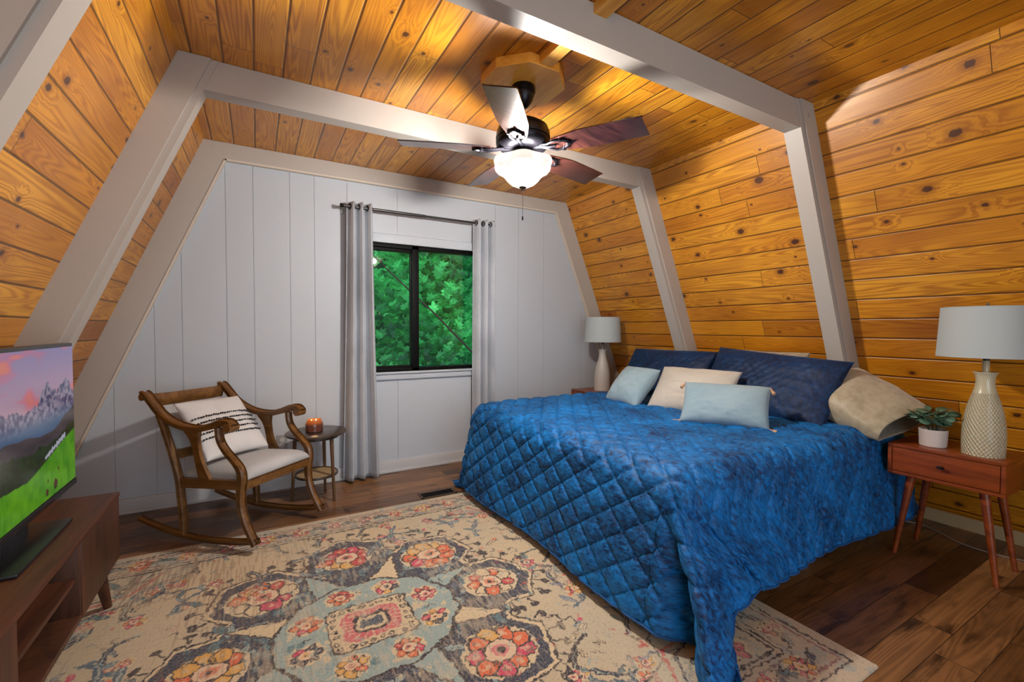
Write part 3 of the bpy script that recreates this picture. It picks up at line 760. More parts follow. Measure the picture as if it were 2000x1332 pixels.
    for t in np.linspace(-my_+.18, my_-.18, 9):
        for s_ in (-1, 1): border(s_*mx_, t, pi/2)
    # wear
    sp = np.random.RandomState(3).rand(n, m); fade = vnoise(n, m, (400, 60), 6)*.5+vnoise(n, m, (24, 18), 7)*.5
    k = np.clip((fade-.52)*2.0, 0, .40)+(sp > .76)*.32
    k = np.clip(k, 0, .8)[..., None]; c.C = c.C*(1-k)+np.array(L((200, 182, 154)))*k
    st_ = np.clip((vnoise(n, m, (500, 26), 15)*.55+vnoise(n, m, (9, 6), 16)*.45-.60)*4, 0, .5)*np.clip(.3-c.X, 0, 1); c.C = c.C*(1-st_[..., None])+np.array(L((120, 92, 70)))*st_[..., None]
    dk = (np.random.RandomState(8).rand(n, m) > .93)[..., None]; c.C = np.where(dk, c.C*.6, c.C)
    V = np.zeros((n, m, 3)); V[..., 0] = c.X; V[..., 1] = c.Y; V[..., 2] = .008
    e = np.zeros((n, m), bool); e[0] = e[-1] = True; e[:, 0] = e[:, -1] = True; V[e, 2] = .0005
    o = grid_mesh('area_rug', V, None, attrmat('rug_wool', 'paint')); o.location = (cx, cy, .0005)
    at = o.data.color_attributes.new('paint', 'FLOAT_COLOR', 'POINT'); at.data.foreach_set('color', np.concatenate([c.C, np.ones((n, m, 1))], -1).reshape(-1).astype(np.float32))
    tag(o, 'large worn cream area rug with navy, teal and pink floral medallion on the floor', 'rug'); return o
build_rug()

# ------------------------------------------------------------------ bed
TOP = .64
bed = empty('bed', (2.4, 2.06, 0)); tag(bed, 'king bed against the right wall, hidden under the blue quilt', 'bed')
def rbox(bm, x0, x1, y0, y1, z0, z1, r=.05, seg=4):
    vs = box(bm, x0, x1, y0, y1, z0, z1); es = list({e for v in vs for e in v.link_edges}); bmesh.ops.bevel(bm, geom=es, offset=r, segments=seg, affect='EDGES', profile=.5)
bm = bmesh.new(); rbox(bm, 1.46, 3.33, 1.17, 2.96, .37, TOP-.025, .07); P('mattress', bm, m_creamf, bed)
bm = bmesh.new(); rbox(bm, 1.48, 3.36, 1.19, 2.94, .17, .37, .02, 2); P('box_spring', bm, m_beige, bed)
m_legm = plain('caster_metal', L((120, 112, 104)), .4, .6, nsc=30)
for x, y in ((1.62, 1.30), (1.62, 2.85), (2.45, 1.22), (2.45, 2.85), (3.2, 1.22), (3.2, 2.85)):
    bm = bmesh.new(); tube(bm, [(x, y, .05), (x, y, .18)], .018, 12); lathe(bm, [(0, 0), (.03, 0), (.034, .01), (.03, .045), (.018, .055), (0, .055)], 16, c=(x, y, 0)); P('leg', bm, m_legm, bed)

def build_quilt():
    r = .11; XF, YN, YF, XH = 1.48, 1.215, 2.93, 3.30   # where the top plane starts to roll over
    SF, SN = .655, .565
    sp = .0085
    cxs = np.arange(XF-SF, XH+sp, sp); cys = np.arange(YN-SN, YF+SN+sp, sp); n, m = len(cxs), len(cys)
    CX, CY = np.meshgrid(cxs, cys, indexing='ij')
    s = np.maximum(0, XF-CX); tn = np.maximum(0, YN-CY); tf = np.maximum(0, CY-YF); t = np.maximum(tn, tf); sgn = np.where(tf > 0, 1., -1.)
    def roll(q, fl):
        th = np.minimum(q/r, pi/2); ex = np.maximum(0, q-r*pi/2)
        return r*np.sin(th)+ex*fl, r*(1-np.cos(th))+ex*math.sqrt(1-fl*fl)
    X = np.where(s > 0, XF, CX).astype(float); Y = CY.copy(); Y = np.where(tn > 0, YN, np.where(tf > 0, YF, Y)); Z = np.full((n, m), TOP)
    A = (s > 0) & (t == 0); h, d = roll(s, .17); X[A] = (XF-h)[A]; Z[A] = (TOP-d)[A]
    # gentle billow of the hanging foot side
    X[A] += (-.018*np.sin(CY*5.1+.6)*np.clip((s-.15)/.4, 0, 1)**1.3)[A]
    B = (t > 0) & (s == 0); h, d = roll(t, .13); Y[B] = (Y+sgn*h)[B]; Z[B] = (TOP-d)[B]
    Y[B] += (sgn*.020*np.sin(CX*4.3+1.)*np.clip((t-.15)/.4, 0, 1)**1.3)[B]
    kB = np.clip((t-.12)/.60, 0, 1.2); kB = kB*np.clip(kB*1.6,0,1)**2*(3-2*np.clip(kB*1.6,0,1))
    X[B] += (np.where(tn > 0, .40*kB*np.clip(1-(CX-XF)/.85, 0, 1), 0))[B]
    Cn = (s > 0) & (t > 0)
    rho = np.hypot(s, t); phi = np.degrees(np.arctan2(t, s))
    h, d = roll(rho, .06)
    # ear : piecewise linear plan path from foot plane -> ridge -> side plane
    k = np.clip((rho-.12)/.60, 0, 1.25)
    hf, df = roll(rho, .17); hs, ds = roll(rho, .13)
    pr = 36.
    a = np.clip(phi/pr, 0, 1); b = np.clip((phi-pr)/(90-pr), 0, 1)
    bx, by = -h*np.cos(np.radians(phi)), -h*np.sin(np.radians(phi))
    fx, fy = -hf, 0*hf; sx, sy = 0*hs, -hs
    rx, ry = -(.085+.17*k), -(.10+.26*k)
    sx = .40*np.clip(k,0,1.2)+0*hs
    ex = np.where(phi < pr, fx+(rx-fx)*a**1.5, rx+(sx-rx)*b); ey = np.where(phi < pr, fy+(ry-fy)*a, ry+(sy-ry)*(1-(1-b)**1.5))
    tuck = np.clip(k*1.6-.1, 0, 1)*np.exp(-((phi-20)/8.)**2); ex = ex+.135*tuck; ey = ey+.02*tuck
    # pleats where the foot cloth tucks in behind the ear, soft rolls on the face
    wv = np.sin(np.radians(phi)*18)*.034*np.clip(k, 0, 1)*np.exp(-((phi-17)/11)**2); ex = ex-wv*.8; ey = ey+wv*.3
    w2 = np.sin(np.radians(phi-pr)*9.5)*.042*np.clip(k, 0, 1)*(phi > pr)*np.sin(np.radians((phi-pr)/(90-pr)*180)); ey = ey-w2; ex = ex-w2*.3
    kk = np.clip(k*1.6, 0, 1); kk = kk*kk*(3-2*kk)
    px = bx+(ex-bx)*kk; py = by+(ey-by)*kk
    sgF = np.where(tf > 0, 1., 0.)
    # far corner: tame
    px = np.where(tf > 0, bx-.10*k*np.sin(np.radians(2*phi))*.6, px); py = np.where(tf > 0, by-.06*k*np.sin(np.radians(2*phi))+.02*k*np.sin(np.radians(phi)*12), py)
    dd = d*.985
    X[Cn] = (XF+px)[Cn]; Y[Cn] = np.where(tf > 0, YF-py, YN+py)[Cn]; Z[Cn] = (TOP-dd)[Cn]
    # what reaches the floor spreads outwards on it
    ovr = np.maximum(0, .018-Z); 
    dirx, diry = -.55, -.83
    X += np.where(Cn & (tf == 0), dirx*ovr*.9, 0); Y += np.where(Cn & (tf == 0), diry*ovr*.9, 0)
    X += np.where(Cn & (tf > 0), -.10*ovr, 0); Y += np.where(Cn & (tf > 0), .25*ovr, 0)
    Z = np.maximum(Z, .018+ovr*.05+.006*np.sin(CX*40)*np.clip(ovr*10, 0, 1))
    # top undulation, dip near the pillows' weight
    topm = np.clip(1-(np.maximum(s, t))/.12, 0, 1)
    Z += topm*(.006*np.sin(CX*3.1+1)*np.sin(CY*2.7)+.004*np.sin(CX*7+CY*5))
    # head end of the near side: quilt rides up a little
    P0 = np.stack([X, Y, Z], -1)
    du = np.gradient(P0, axis=0); dv = np.gradient(P0, axis=1); N = np.cross(du, dv); N /= (np.linalg.norm(N, axis=-1, keepdims=True)+1e-9)
    # diamond quilting + crushed wrinkles
    w = .132
    u = CX+CY*.72; v = CX-CY*.72
    a1 = np.abs(((u/w) % 1)-.5)*2; a2 = np.abs(((v/w) % 1)-.5)*2
    g = np.minimum(1-a1, 1-a2)                       # 0 on seams
    puff = (1-np.exp(-g*4.))*.015-.004*np.exp(-(g/.05)**2)
    wr = (vnoise(n, m, (n//7, m//16), 21)-.5)*.007+(vnoise(n, m, (n//14, m//9), 22)-.5)*.006
    P1 = P0+N*(puff+wr*np.clip(g*4, 0, 1))[..., None]
    P1[..., 2] = np.maximum(P1[..., 2], .014)
    o = grid_mesh('quilt', P1, np.stack([CX, CY], -1), m_quilt)
    md = o.modifiers.new('thick', 'SOLIDIFY'); md.thickness = .010; md.offset = -1
    tag(o, 'bright blue crushed velvet quilt with diamond stitching, spread over the bed', 'quilt')
    # piped hem
    bm = bmesh.new(); hem = [tuple(P1[i, 0]) for i in range(n-1, -1, -4)]+[tuple(P1[0, j]) for j in range(0, m, 4)]+[tuple(P1[i, -1]) for i in range(0, n, 4)]
    tube(bm, hem, .0055, 6); fin('hem_piping', bm, plain('hem_blue', L((0, 74, 134)), .6, nsc=40), o)
    return o
build_quilt()

# ------------------------------------------------------------------ pillows
def pillow(name, w, h, t, mat, corner=.06, puff=2.6, wr=.004, seed=0, n=56, sag=.0, parent=None, seams=False):
    """local: x width, z height, y thickness (front is -y)"""
    u = np.linspace(-1, 1, n); U, V = np.meshgrid(u, u, indexing='ij')
    th = (np.clip(1-np.abs(U)**puff, 0, 1)*np.clip(1-np.abs(V)**puff, 0, 1))**.5
    pin = 1-corner*(1-np.abs(V)**2)*1.0; pin2 = 1-corner*(1-np.abs(U)**2)
    Xx = U*w/2*pin; Zz = V*h/2*pin2
    out = []
    for sgn, sd in ((-1, 0), (1, 5)):
        wn = (vnoise(n, n, (14, 14), seed+sd)-.5)*wr*2+(vnoise(n, n, (5, 5), seed+sd+1)-.5)*wr*3
        y = sgn*(t/2*th+wn*th)
        if seams:
            a1 = np.abs((((U*w+V*h)/.13) % 1)-.5)*2; a2 = np.abs((((U*w-V*h)/.13) % 1)-.5)*2; g = np.minimum(1-a1, 1-a2); y = y+sgn*(1-np.exp(-g*5))*.012*th
        out.append(np.stack([Xx, y, Zz+sag*np.abs(U)**2*0], -1))
    Pf, Pb = out
    V_ = np.concatenate([Pf.reshape(-1, 3), Pb.reshape(-1, 3)]); idx = np.arange(n*n).reshape(n, n)
    q = np.stack([idx[:-1, :-1], idx[1:, :-1], idx[1:, 1:], idx[:-1, 1:]], -1).reshape(-1, 4); q2 = q[:, ::-1]+n*n
    me = bpy.data.meshes.new(name); me.from_pydata(V_.tolist(), [], q.tolist()+q2.tolist()); me.update()
    l = me.uv_layers.new(name='UVMap'); uvv = np.concatenate([np.stack([Xx, Zz], -1).reshape(-1, 2)]*2); li = np.zeros(len(me.loops), np.int32); me.loops.foreach_get('vertex_index', li); l.data.foreach_set('uv', uvv[li].reshape(-1).astype(np.float32))
    bm = bmesh.new(); bm.from_mesh(me); bmesh.ops.remove_doubles(bm, verts=bm.verts, dist=.0006); bmesh.ops.recalc_face_normals(bm, faces=bm.faces); bm.to_mesh(me); bm.free()
    o = link(name, me, mat, parent)
    for p in me.polygons: p.use_smooth = True
    return o
def place(o, bl, br, tl):
    """bl,br bottom corners as seen from the foot/camera, tl top-left : orient pillow's local frame"""
    bl, br, tl = Vector(bl), Vector(br), Vector(tl)
    x = (br-bl).normalized(); z = (tl-bl); c = (bl+br)/2+z/2; z = (z-x*z.dot(x)).normalized(); y = z.cross(x)
    M = Matrix((x, y, z)).transposed().to_4x4(); M.translation = c; o.matrix_world = M; return o
def root_mesh(o, name, label, cat, group=None):
    return tag(o, label, cat, group)
GS = 'cushions on the bed'
o = pillow('pillow_sham', .90, .47, .17, m_sham, .05, 3, .006, 1, seams=True); place(o, (2.86, 3.06, TOP-.01), (2.84, 2.18, TOP-.0), (3.10, 3.06, TOP+.36)); tag(o, 'navy velvet sham at the far side of the bed, beside the far lamp', 'pillow', 'blue velvet pillow shams')
o = pillow('pillow_sham', .92, .49, .19, m_sham, .05, 3, .006, 9, seams=True); place(o, (2.86, 2.18, TOP+.015), (2.80, 1.31, TOP-.035), (3.08, 2.16, TOP+.40)); tag(o, 'navy velvet sham at the near side of the bed, in front of the beige pillow', 'pillow', 'blue velvet pillow shams')
SHAM2 = o
# beige sleeping pillows behind
o = pillow('bed_pillow', .72, .46, .17, m_beige, .05, 3, .008, 30); place(o, (3.04, 3.00, TOP+.01), (3.04, 2.28, TOP+.01), (3.25, 3.00, TOP+.34)); tag(o, 'beige pillow hidden behind the far navy sham', 'pillow')
o = pillow('bed_pillow', .50, .50, .20, m_beige, .05, 3, .008, 35); place(o, (3.03, 2.14, TOP+.0), (3.03, 1.56, TOP+.0), (3.22, 2.14, TOP+.36)); tag(o, 'beige pillow edge showing above the near navy sham', 'pillow')
# near one: fat pillow whose open case hangs out over the bed edge
def case_pillow():
    n, m = 60, 64; P_ = np.zeros((n, m, 3)); 
    for i in range(n):
        t = i/(n-1)             # along length, 0 closed end (+Y), 1 open end
        w = .205*(1-.10*(2*t-1)**2) if t > .1 else .205*math.sqrt(max(.0, t/.1))*.9
        th = .115*(1-.28*t**3)*math.sqrt(max(0, min(1, t/.22))) if t < .22 else .115*(1-.42*max(0, (t-.55)/.45)**1.4)
        for j in range(m):
            a = 2*pi*j/(m-1); e = .75
            ca, sa = cos(a), sin(a)
            P_[i, j] = (-.17+.49*t, th*(abs(sa)**e)*(1 if sa > 0 else -1)*(1+.05*sin(5*t*3+a*3)), w*(abs(ca)**e)*(1 if ca > 0 else -1))
    P_[:, :, 0] += .012*np.sin(P_[:, :, 2]*14)*np.clip((P_[:, :, 0]-.1)/.2,0,1)
    wn = (vnoise(n, m, (7, 9), 50)-.5)*.016; P_[:, :, 1] += wn*np.sign(P_[:, :, 1])
    P_[:, -1] = P_[:, 0]
    o = grid_mesh('bed_pillow', P_, np.zeros((n, m, 2)), m_beige)
    md = o.modifiers.new('thick', 'SOLIDIFY'); md.thickness = .003
    tag(o, 'beige pillow with open case hanging over the near bed edge beside the nightstand', 'pillow'); return o
o = case_pillow()
x = Vector((-.10, -.90, -.38)).normalized(); z0 = Vector((.80, -.10, .34)); z_ = (z0-x*z0.dot(x)).normalized(); y_ = z_.cross(x)
M = Matrix((x, y_, z_)).transposed().to_4x4(); M.translation = Vector((3.07, 1.315, TOP+.168)); o.matrix_world = M

def tassel(par, p, d=(0, 0, -1)):
    d = Vector(d).normalized(); p = Vector(p); bm = bmesh.new(); L_ = .045
    tube(bm, [p, p+d*.006, p+d*.012, p+d*.016, p+d*.03, p+d*L_], [.003, .007, .007, .005, .009, .011], 10)
    return fin('tassel', bm, m_tassel, par)
o = pillow('throw_pillow', .37, .345, .17, m_aqua, .05, 2.6, .005, 40); place(o, (2.40, 2.63, TOP+.012), (2.37, 2.28, TOP+.012), (2.60, 2.70, TOP+.235)); tag(o, 'square pale aqua throw pillow, leftmost on the bed', 'pillow')
o = pillow('throw_pillow', .57, .37, .16, m_creamf, .05, 2.6, .005, 44); place(o, (2.47, 2.30, TOP+.012), (2.58, 1.74, TOP+.012), (2.66, 2.36, TOP+.25)); tag(o, 'cream throw pillow between the square aqua one and the aqua lumbar', 'pillow')
o = pillow('lumbar_pillow', .48, .275, .15, m_aqua, .045, 2.8, .004, 48); place(o, (2.24, 1.835, TOP+.012), (2.46, 1.42, TOP+.012), (2.36, 1.90, TOP+.205)); tag(o, 'oblong pale aqua lumbar pillow with tan corner tassels, front on the bed', 'pillow')
for cx_, cz_ in ((-.232, -.13), (.232, -.13), (-.232, .13), (.232, .13)): tassel(o, (cx_, 0, cz_), (.45 if cx_ > 0 else -.5, -.1, -.8 if cz_ > 0 else -.15))

# ------------------------------------------------------------------ nightstands
def tleg(bm, p0, p1, r0, r1): tube(bm, [p0, (Vector(p0)+Vector(p1))/2, p1], [r0, (r0+r1)/2, r1], 16)
def nightstand(loc, label):
    """local: front faces -x ; origin at floor under the box centre"""
    r = empty('nightstand', loc); tag(r, label, 'nightstand', 'cherry nightstands beside the bed')
    d, w, z0, z1 = .36, .435, .435, .595
    bm = bmesh.new(); T = .016
    box(bm, -d/2, d/2, -w/2, w/2, z1-T, z1); box(bm, -d/2, d/2, -w/2, w/2, z0, z0+T); box(bm, -d/2, d/2, -w/2, -w/2+T, z0+T, z1-T); box(bm, -d/2, d/2, w/2-T, w/2, z0+T, z1-T); box(bm, d/2-T, d/2, -w/2+T, w/2-T, z0+T, z1-T)
    fin('body', bm, m_cherry, r, bev=.0015)
    bm = bmesh.new(); box(bm, -d/2+.004, d/2-T-.01, -w/2+T+.003, w/2-T-.003, z0+T+.003, z1-T-.003); dr = fin('drawer', bm, m_cherry, r, bev=.0015)
    bm = bmesh.new(); tube(bm, [(-d/2+.005, 0, .519), (-d/2-.012, 0, .519), (-d/2-.014, 0, .519)], [.004, .005, .005], 10); tube(bm, [(-d/2-.016, .014, .519), (-d/2-.018, 0, .520), (-d/2-.016, -.014, .519)], [.005, .0075, .005], 10); fin('knob', bm, m_bronze, dr)
    for sx in (-1, 1):
        for sy in (-1, 1):
            bm = bmesh.new(); tleg(bm, (sx*.115, sy*.135, z0+.002), (sx*.142, sy*.192, .0), .020, .0105); fin('leg', bm, m_cherry, r)
    return r
nightstand((3.11, .835, 0), 'cherry nightstand with one drawer at the near side of the bed')
nightstand((2.91, 3.345, 0), 'cherry nightstand mostly hidden in the back corner beyond the bed')

# ------------------------------------------------------------------ lamps
def lampglass():
    m, nt, b = newmat('ribbed_cream_glass'); _, (x, y, z) = coords(nt)
    at = y._m('ARCTAN2', x)
    p = (at*30+z*260).sin(); q = (at*30-z*300).sin()
    body = z.lt(.30)
    setp(b, Base_Color=mix(nt, p*.5+.5, L((176, 168, 138)), L((206, 200, 172))), Roughness=.28); b.inputs['Subsurface Weight'].default_value = .1
    b.inputs['Coat Weight'].default_value = .3
    bump(nt, b, (p+q*.7)*body, .0022, .8); return m
m_lampg = lampglass()
m_lampw = plain('white_ceramic_lamp', L((186, 180, 172)), .35, nsc=20, namp=.04)
def shademat(name, col):
    m, nt, b = newmat(name); v, xyz = coords(nt)
    at = xyz[1]._m('ARCTAN2', xyz[0])
    wv = noise(nt, vec(nt, at*60, xyz[2]*500, 0.), 1, 2)
    c = mix(nt, wv, tuple(k*.93 for k in col), col); setp(b, Base_Color=c, Roughness=.8)
    t = nt.nodes.new('ShaderNodeBsdfTranslucent'); nt.links.new(c.s, t.inputs[0]); mm = nt.nodes.new('ShaderNodeMixShader'); mm.inputs[0].default_value = .3
    nt.links.new(b.outputs[0], mm.inputs[1]); nt.links.new(t.outputs[0], mm.inputs[2]); nt.links.new(mm.outputs[0], nt.nodes['Material Output'].inputs[0]); return m
m_shade = shademat('linen_shade', L((206, 216, 216)))
def lamp(loc, mb, label):
    r = empty('table_lamp', loc); tag(r, label, 'lamp', 'table lamps on the nightstands')
    bm = bmesh.new()
    pr = [(0, 0), (.070, 0), (.074, .004), (.076, .02), (.077, .06), (.0765, .11), (.073, .16), (.067, .205), (.057, .25), (.046, .29), (.038, .32), (.0335, .35), (.034, .37), (.038, .388), (.045, .400), (.042, .402), (.03, .398), (0, .392)]
    lathe(bm, [(float(a), float(b)) for a, b in spline(pr[:16], 3)]+pr[16:], 56); fin('base', bm, mb, r, ang=60)
    bm = bmesh.new(); lathe(bm, [(.013, .39), (.013, .455), (.011, .458), (0, .458)], 20); fin('neck', bm, m_nickel if mb is m_lampw else m_lampg, r)
    bm = bmesh.new(); lathe(bm, [(0, .455), (.012, .456), (.012, .468), (.018, .47), (.018, .50), (.012, .512), (0, .512)], 20); tube(bm, [(0, 0, .50), (0, 0, .722)], .003, 6)
    for s_ in (-1, 1): tube(bm, [(0, s_*.02, .475), (0, s_*.045, .52), (0, s_*.05, .62), (0, s_*.02, .70), (0, 0, .712)], .0018, 6)
    fin('harp_and_socket', bm, m_bronze, r)
    bm = bmesh.new(); lathe(bm, [(.178, .475), (.1655, .713)], 72); lathe(bm, [(.1755, .477), (.1635, .711)], 72)
    for rr_, zz in ((.177, .475), (.165, .713)):
        n = 72; 
        tube(bm, [(rr_*cos(2*pi*k/n), rr_*sin(2*pi*k/n), zz) for k in range(n+1)], .0022, 6, caps=False)
    for k in range(3): a = 2*pi*k/3; tube(bm, [(0, 0, .712), (.164*cos(a), .164*sin(a), .711)], .0015, 5)
    fin('lamp_shade', bm, m_shade, r, ang=50)
    bm = bmesh.new(); lathe(bm, [(0, .71), (.006, .712), (.003, .719), (.007, .726), (.004, .734), (0, .736)], 14); fin('finial', bm, m_nickel, r)
    return r
lamp((3.05, .722, .595), m_lampg, 'table lamp with ribbed cream glass base on the near nightstand')
lamp((2.94, 3.345, .595), m_lampw, 'white table lamp in the back corner beyond the bed')

# ------------------------------------------------------------------ potted plant
pot = empty('potted_plant', (3.045, .905, .595)); tag(pot, 'small green leafy plant in a white pot on the near nightstand', 'plant')
bm = bmesh.new(); lathe(bm, [(0, .0), (.05, 0), (.054, .004), (.058, .088), (.056, .09), (.053, .088), (.051, .075), (0, .075)], 40); fin('pot', bm, plain('white_pot', L((196, 186, 180)), .45, nsc=20, namp=.03), pot)
bm = bmesh.new(); lathe(bm, [(0, .078), (.03, .079), (.0515, .074)], 24); fin('soil', bm, plain('soil', L((50, 36, 26)), .95, nsc=90, namp=.4, bmp=.004), pot)
r = random.Random(4); bmS = bmesh.new(); bmL = bmesh.new()
for k in range(17):
    a = 2*pi*k/17+r.uniform(-.3, .3); ln = r.uniform(.09, .150); tilt = r.choice([.1, .25, .45, .65, .95])+r.uniform(-.1, .1)
    pts = [Vector((.018*cos(a), .018*sin(a), .075))]
    for j in range(1, 5):
        f = j/4; pts.append(Vector((cos(a)*(.018+ln*f*sin(tilt*f**.6)), sin(a)*(.018+ln*f*sin(tilt*f**.6)), .075+ln*f*cos(tilt*f)*.95)))
    tube(bmS, pts, [.0016]*5, 5)
    for j in range(2, 5):
        for sd in (-1, 1):
            if j == 4 and sd < 0: continue
            c = pts[j]; dr = Matrix.Rotation(a+sd*r.uniform(.4, 1.1), 3, 'Z') @ Vector((1, 0, r.uniform(-.1, .35))); dr.normalize(); s_ = r.uniform(.034, .050)
            side_ = dr.cross(Vector((0, 0, 1))).normalized(); side_ = Matrix.Rotation(r.uniform(-.9, .9), 3, dr) @ side_; up = side_.cross(dr)
            vs = [c+dr*s_*(.55-.55*cos(pi*q_/6)*(1. if q_ <= 6 else 1.))+side_*s_*.48*sin(pi*q_/6)**.8*1. for q_ in range(0, 7)]+[c+dr*s_*(.55-.55*cos(pi*q_/6))-side_*s_*.48*sin(pi*q_/6)**.8 for q_ in range(5, 0, -1)]
            mid = bmL.verts.new(c+dr*s_*.55-up*.005); v_ = [bmL.verts.new(p) for p in vs]
            for q_ in range(12): bmL.faces.new((mid, v_[q_], v_[(q_+1) % 12]))
fin('stems', bmS, plain('stem_green', L((60, 70, 40)), .7, nsc=40), pot)
o = fin('leaves', bmL, plain('leaf_green', L((88, 122, 98)), .5, nsc=25, namp=.35), pot)
md = o.modifiers.new('t', 'SOLIDIFY'); md.thickness = .0008

# ------------------------------------------------------------------ rocking chair
CH = empty('rocking_chair', (-.039, 3.041, .004), rad(-47.66)); tag(CH, 'carved wooden rocking chair with grey seat beside the round side table', 'chair')
W2 = .2387; cw = .040
for s in (-1, 1):
    y = s*W2
    bm = bmesh.new(); bar(bm, [(x, .24*(x+.13)**2+.022+.0085, .030) for x in (-.585, -.5, -.4, -.3, -.2, -.1, 0, .1, .2, .26, .305)], y, .034); fin('rocker', bm, m_chair, CH)
    bm = bmesh.new(); bar(bm, [(-.225, .03, .036), (-.232, .15, .040), (-.246, .26, .042), (-.258, .35, .044), (-.30, .47, .038), (-.35, .585, .036), (-.405, .70, .034)], y, cw-.004); fin('rear_post', bm, m_chair, CH)
    bm = bmesh.new(); bar(bm, [(.292, .050, .042), (.262, .10, .038), (.222, .17, .038), (.198, .25, .042), (.196, .33, .048), (.204, .39, .050), (.196, .44, .046), (.155, .485, .040), (.095, .535, .036), (.055, .59, .034), (.045, .655, .034)], y, cw); fin('front_leg', bm, m_chair, CH)
    bm = bmesh.new(); bar(bm, [(-.535, .812, .030), (-.505, .808, .040), (-.455, .765, .042), (-.385, .705, .040), (-.29, .662, .036), (-.19, .642, .034), (-.09, .642, .034), (0, .662, .036), (.07, .685, .040), (.125, .686, .046), (.152, .668, .040)], y, .052)
    tube(bm, [(.132, y-.030, .664), (.132, y+.030, .664)], .025, 18); tube(bm, [(-.512, y-.028, .794), (-.512, y+.028, .794)], .020, 16); fin('armrest', bm, m_chair, CH, ang=50)
    # vase-shaped arm support
    bm = bmesh.new(); prof = [(-.15, .632, .115), (-.148, .615, .105), (-.135, .585, .070), (-.122, .545, .050), (-.112, .50, .046), (-.098, .455, .054), (-.078, .41, .066), (-.062, .375, .080), (-.06, .355, .080)]
    S_ = spline(prof, 5); rows = []
    for (x, z, w_) in S_: rows.append([bm.verts.new((x+a_*w_/2, y+b_*.010, z)) for a_, b_ in ((-1, -1), (1, -1), (1, 1), (-1, 1))])
    for a_, b_ in zip(rows, rows[1:]):
        for k in range(4): bm.faces.new((a_[k], a_[(k+1) % 4], b_[(k+1) % 4], b_[k]))
    bm.faces.new(rows[0]); bm.faces.new(rows[-1][::-1]); fin('arm_support', bm, m_chair, CH)
    bm = bmesh.new(); prism(bm, [(-.25, y-.013, .300), (.19, y-.013, .335), (.19, y-.013, .385), (-.25, y-.013, .352)], (0, .026, 0)); fin('side_rail', bm, m_chair, CH, bev=.003)
bm = bmesh.new(); box(bm, .188, .214, -W2+.018, W2-.018, .330, .392); fin('front_rail', bm, m_chair, CH, bev=.004)
bm = bmesh.new(); box(bm, -.262, -.238, -W2+.018, W2-.018, .300, .350); fin('rear_rail', bm, m_chair, CH, bev=.004)
bm = bmesh.new(); bar(bm, [(-.505, .735, .022), (-.497, .775, .026), (-.515, .80, .022)], 0, 2*W2-.03); fin('crest_rail', bm, m_chair, CH)
bm = bmesh.new(); prism(bm, [(-.300, -W2+.02, .445), (-.322, -W2+.02, .45), (-.338, -W2+.02, .495), (-.316, -W2+.02, .49)], (0, 2*W2-.04, 0)); fin('lower_back_rail', bm, m_chair, CH, bev=.003)
# upholstery
def cushion(name, pts_fn, mat, n=40):
    u = np.linspace(0, 1, n); return None
n = 44; U, V = np.meshgrid(np.linspace(0, 1, n), np.linspace(0, 1, n), indexing='ij')
edge = (1-np.abs(2*V-1)**8)*(1-np.abs(2*U-1)**8); zz = .352+.033*U+.052*edge**.5+.006*np.sin(pi*U)*np.sin(pi*V)
Pt = np.stack([-.238+.455*U, (-W2+.016)+(2*W2-.032)*V, zz], -1); Pt[-1, :, 2] = .384; Pt[-1, :, 0] = .2185
o = grid_mesh('seat_cushion', Pt, None, m_seat, CH); md = o.modifiers.new('t', 'SOLIDIFY'); md.thickness = .02; md.offset = 0
bm = bmesh.new()
rows = []
vs = box(bm, -.012, .012, -W2+.05, W2-.05, 0, .33); bmesh.ops.bevel(bm, geom=list({e for v in vs for e in v.link_edges}), offset=.01, segments=3, affect='EDGES')
o = fin('back_pad', bm, m_seat, CH); o.location = (-.318, 0, .44); o.rotation_euler = (0, rad(-27), 0)
# cushion with pompom rows
cu = pillow('throw_pillow', .405, .41, .12, m_wpil, .045, 2.6, .004, 60)
Mc = CH.matrix_basis.copy()
Mch = Matrix.Translation(CH.location) @ Matrix.Rotation(rad(-47.66), 4, 'Z')
zc = Vector((-.30, 0, .335)).normalized(); xc = Vector((0, 1, 0)); yc = zc.cross(xc)
Ml = Matrix((xc, yc, zc)).transposed().to_4x4(); Ml = Ml @ Matrix.Rotation(rad(2), 4, 'Y'); Ml.translation = Vector((-.200, -.012, .600))
cu.matrix_world = Mch @ Ml
tag(cu, 'white cushion with rows of black pompoms, leaning in the rocking chair', 'cushion')
hh = .12/2
def ysurf(x, z):
    u, v = abs(x)/(.405/2), abs(z)/(.41/2); return -(hh*math.sqrt(max(0, 1-u**2.6)*max(0, 1-v**2.6)))
for k, zz in enumerate((.055, .02, -.015, -.05, -.085)):
    bm = bmesh.new(); N = 27
    for i in range(N):
        x = -.18+.36*i/(N-1); bmesh.ops.create_icosphere(bm, subdivisions=1, radius=.0064, matrix=Matrix.Translation((x, ysurf(x, zz)-.003+.002*sin(i*2.1), zz+.001*sin(i*1.7))))
    fin('pompom_row', bm, m_pom, cu)

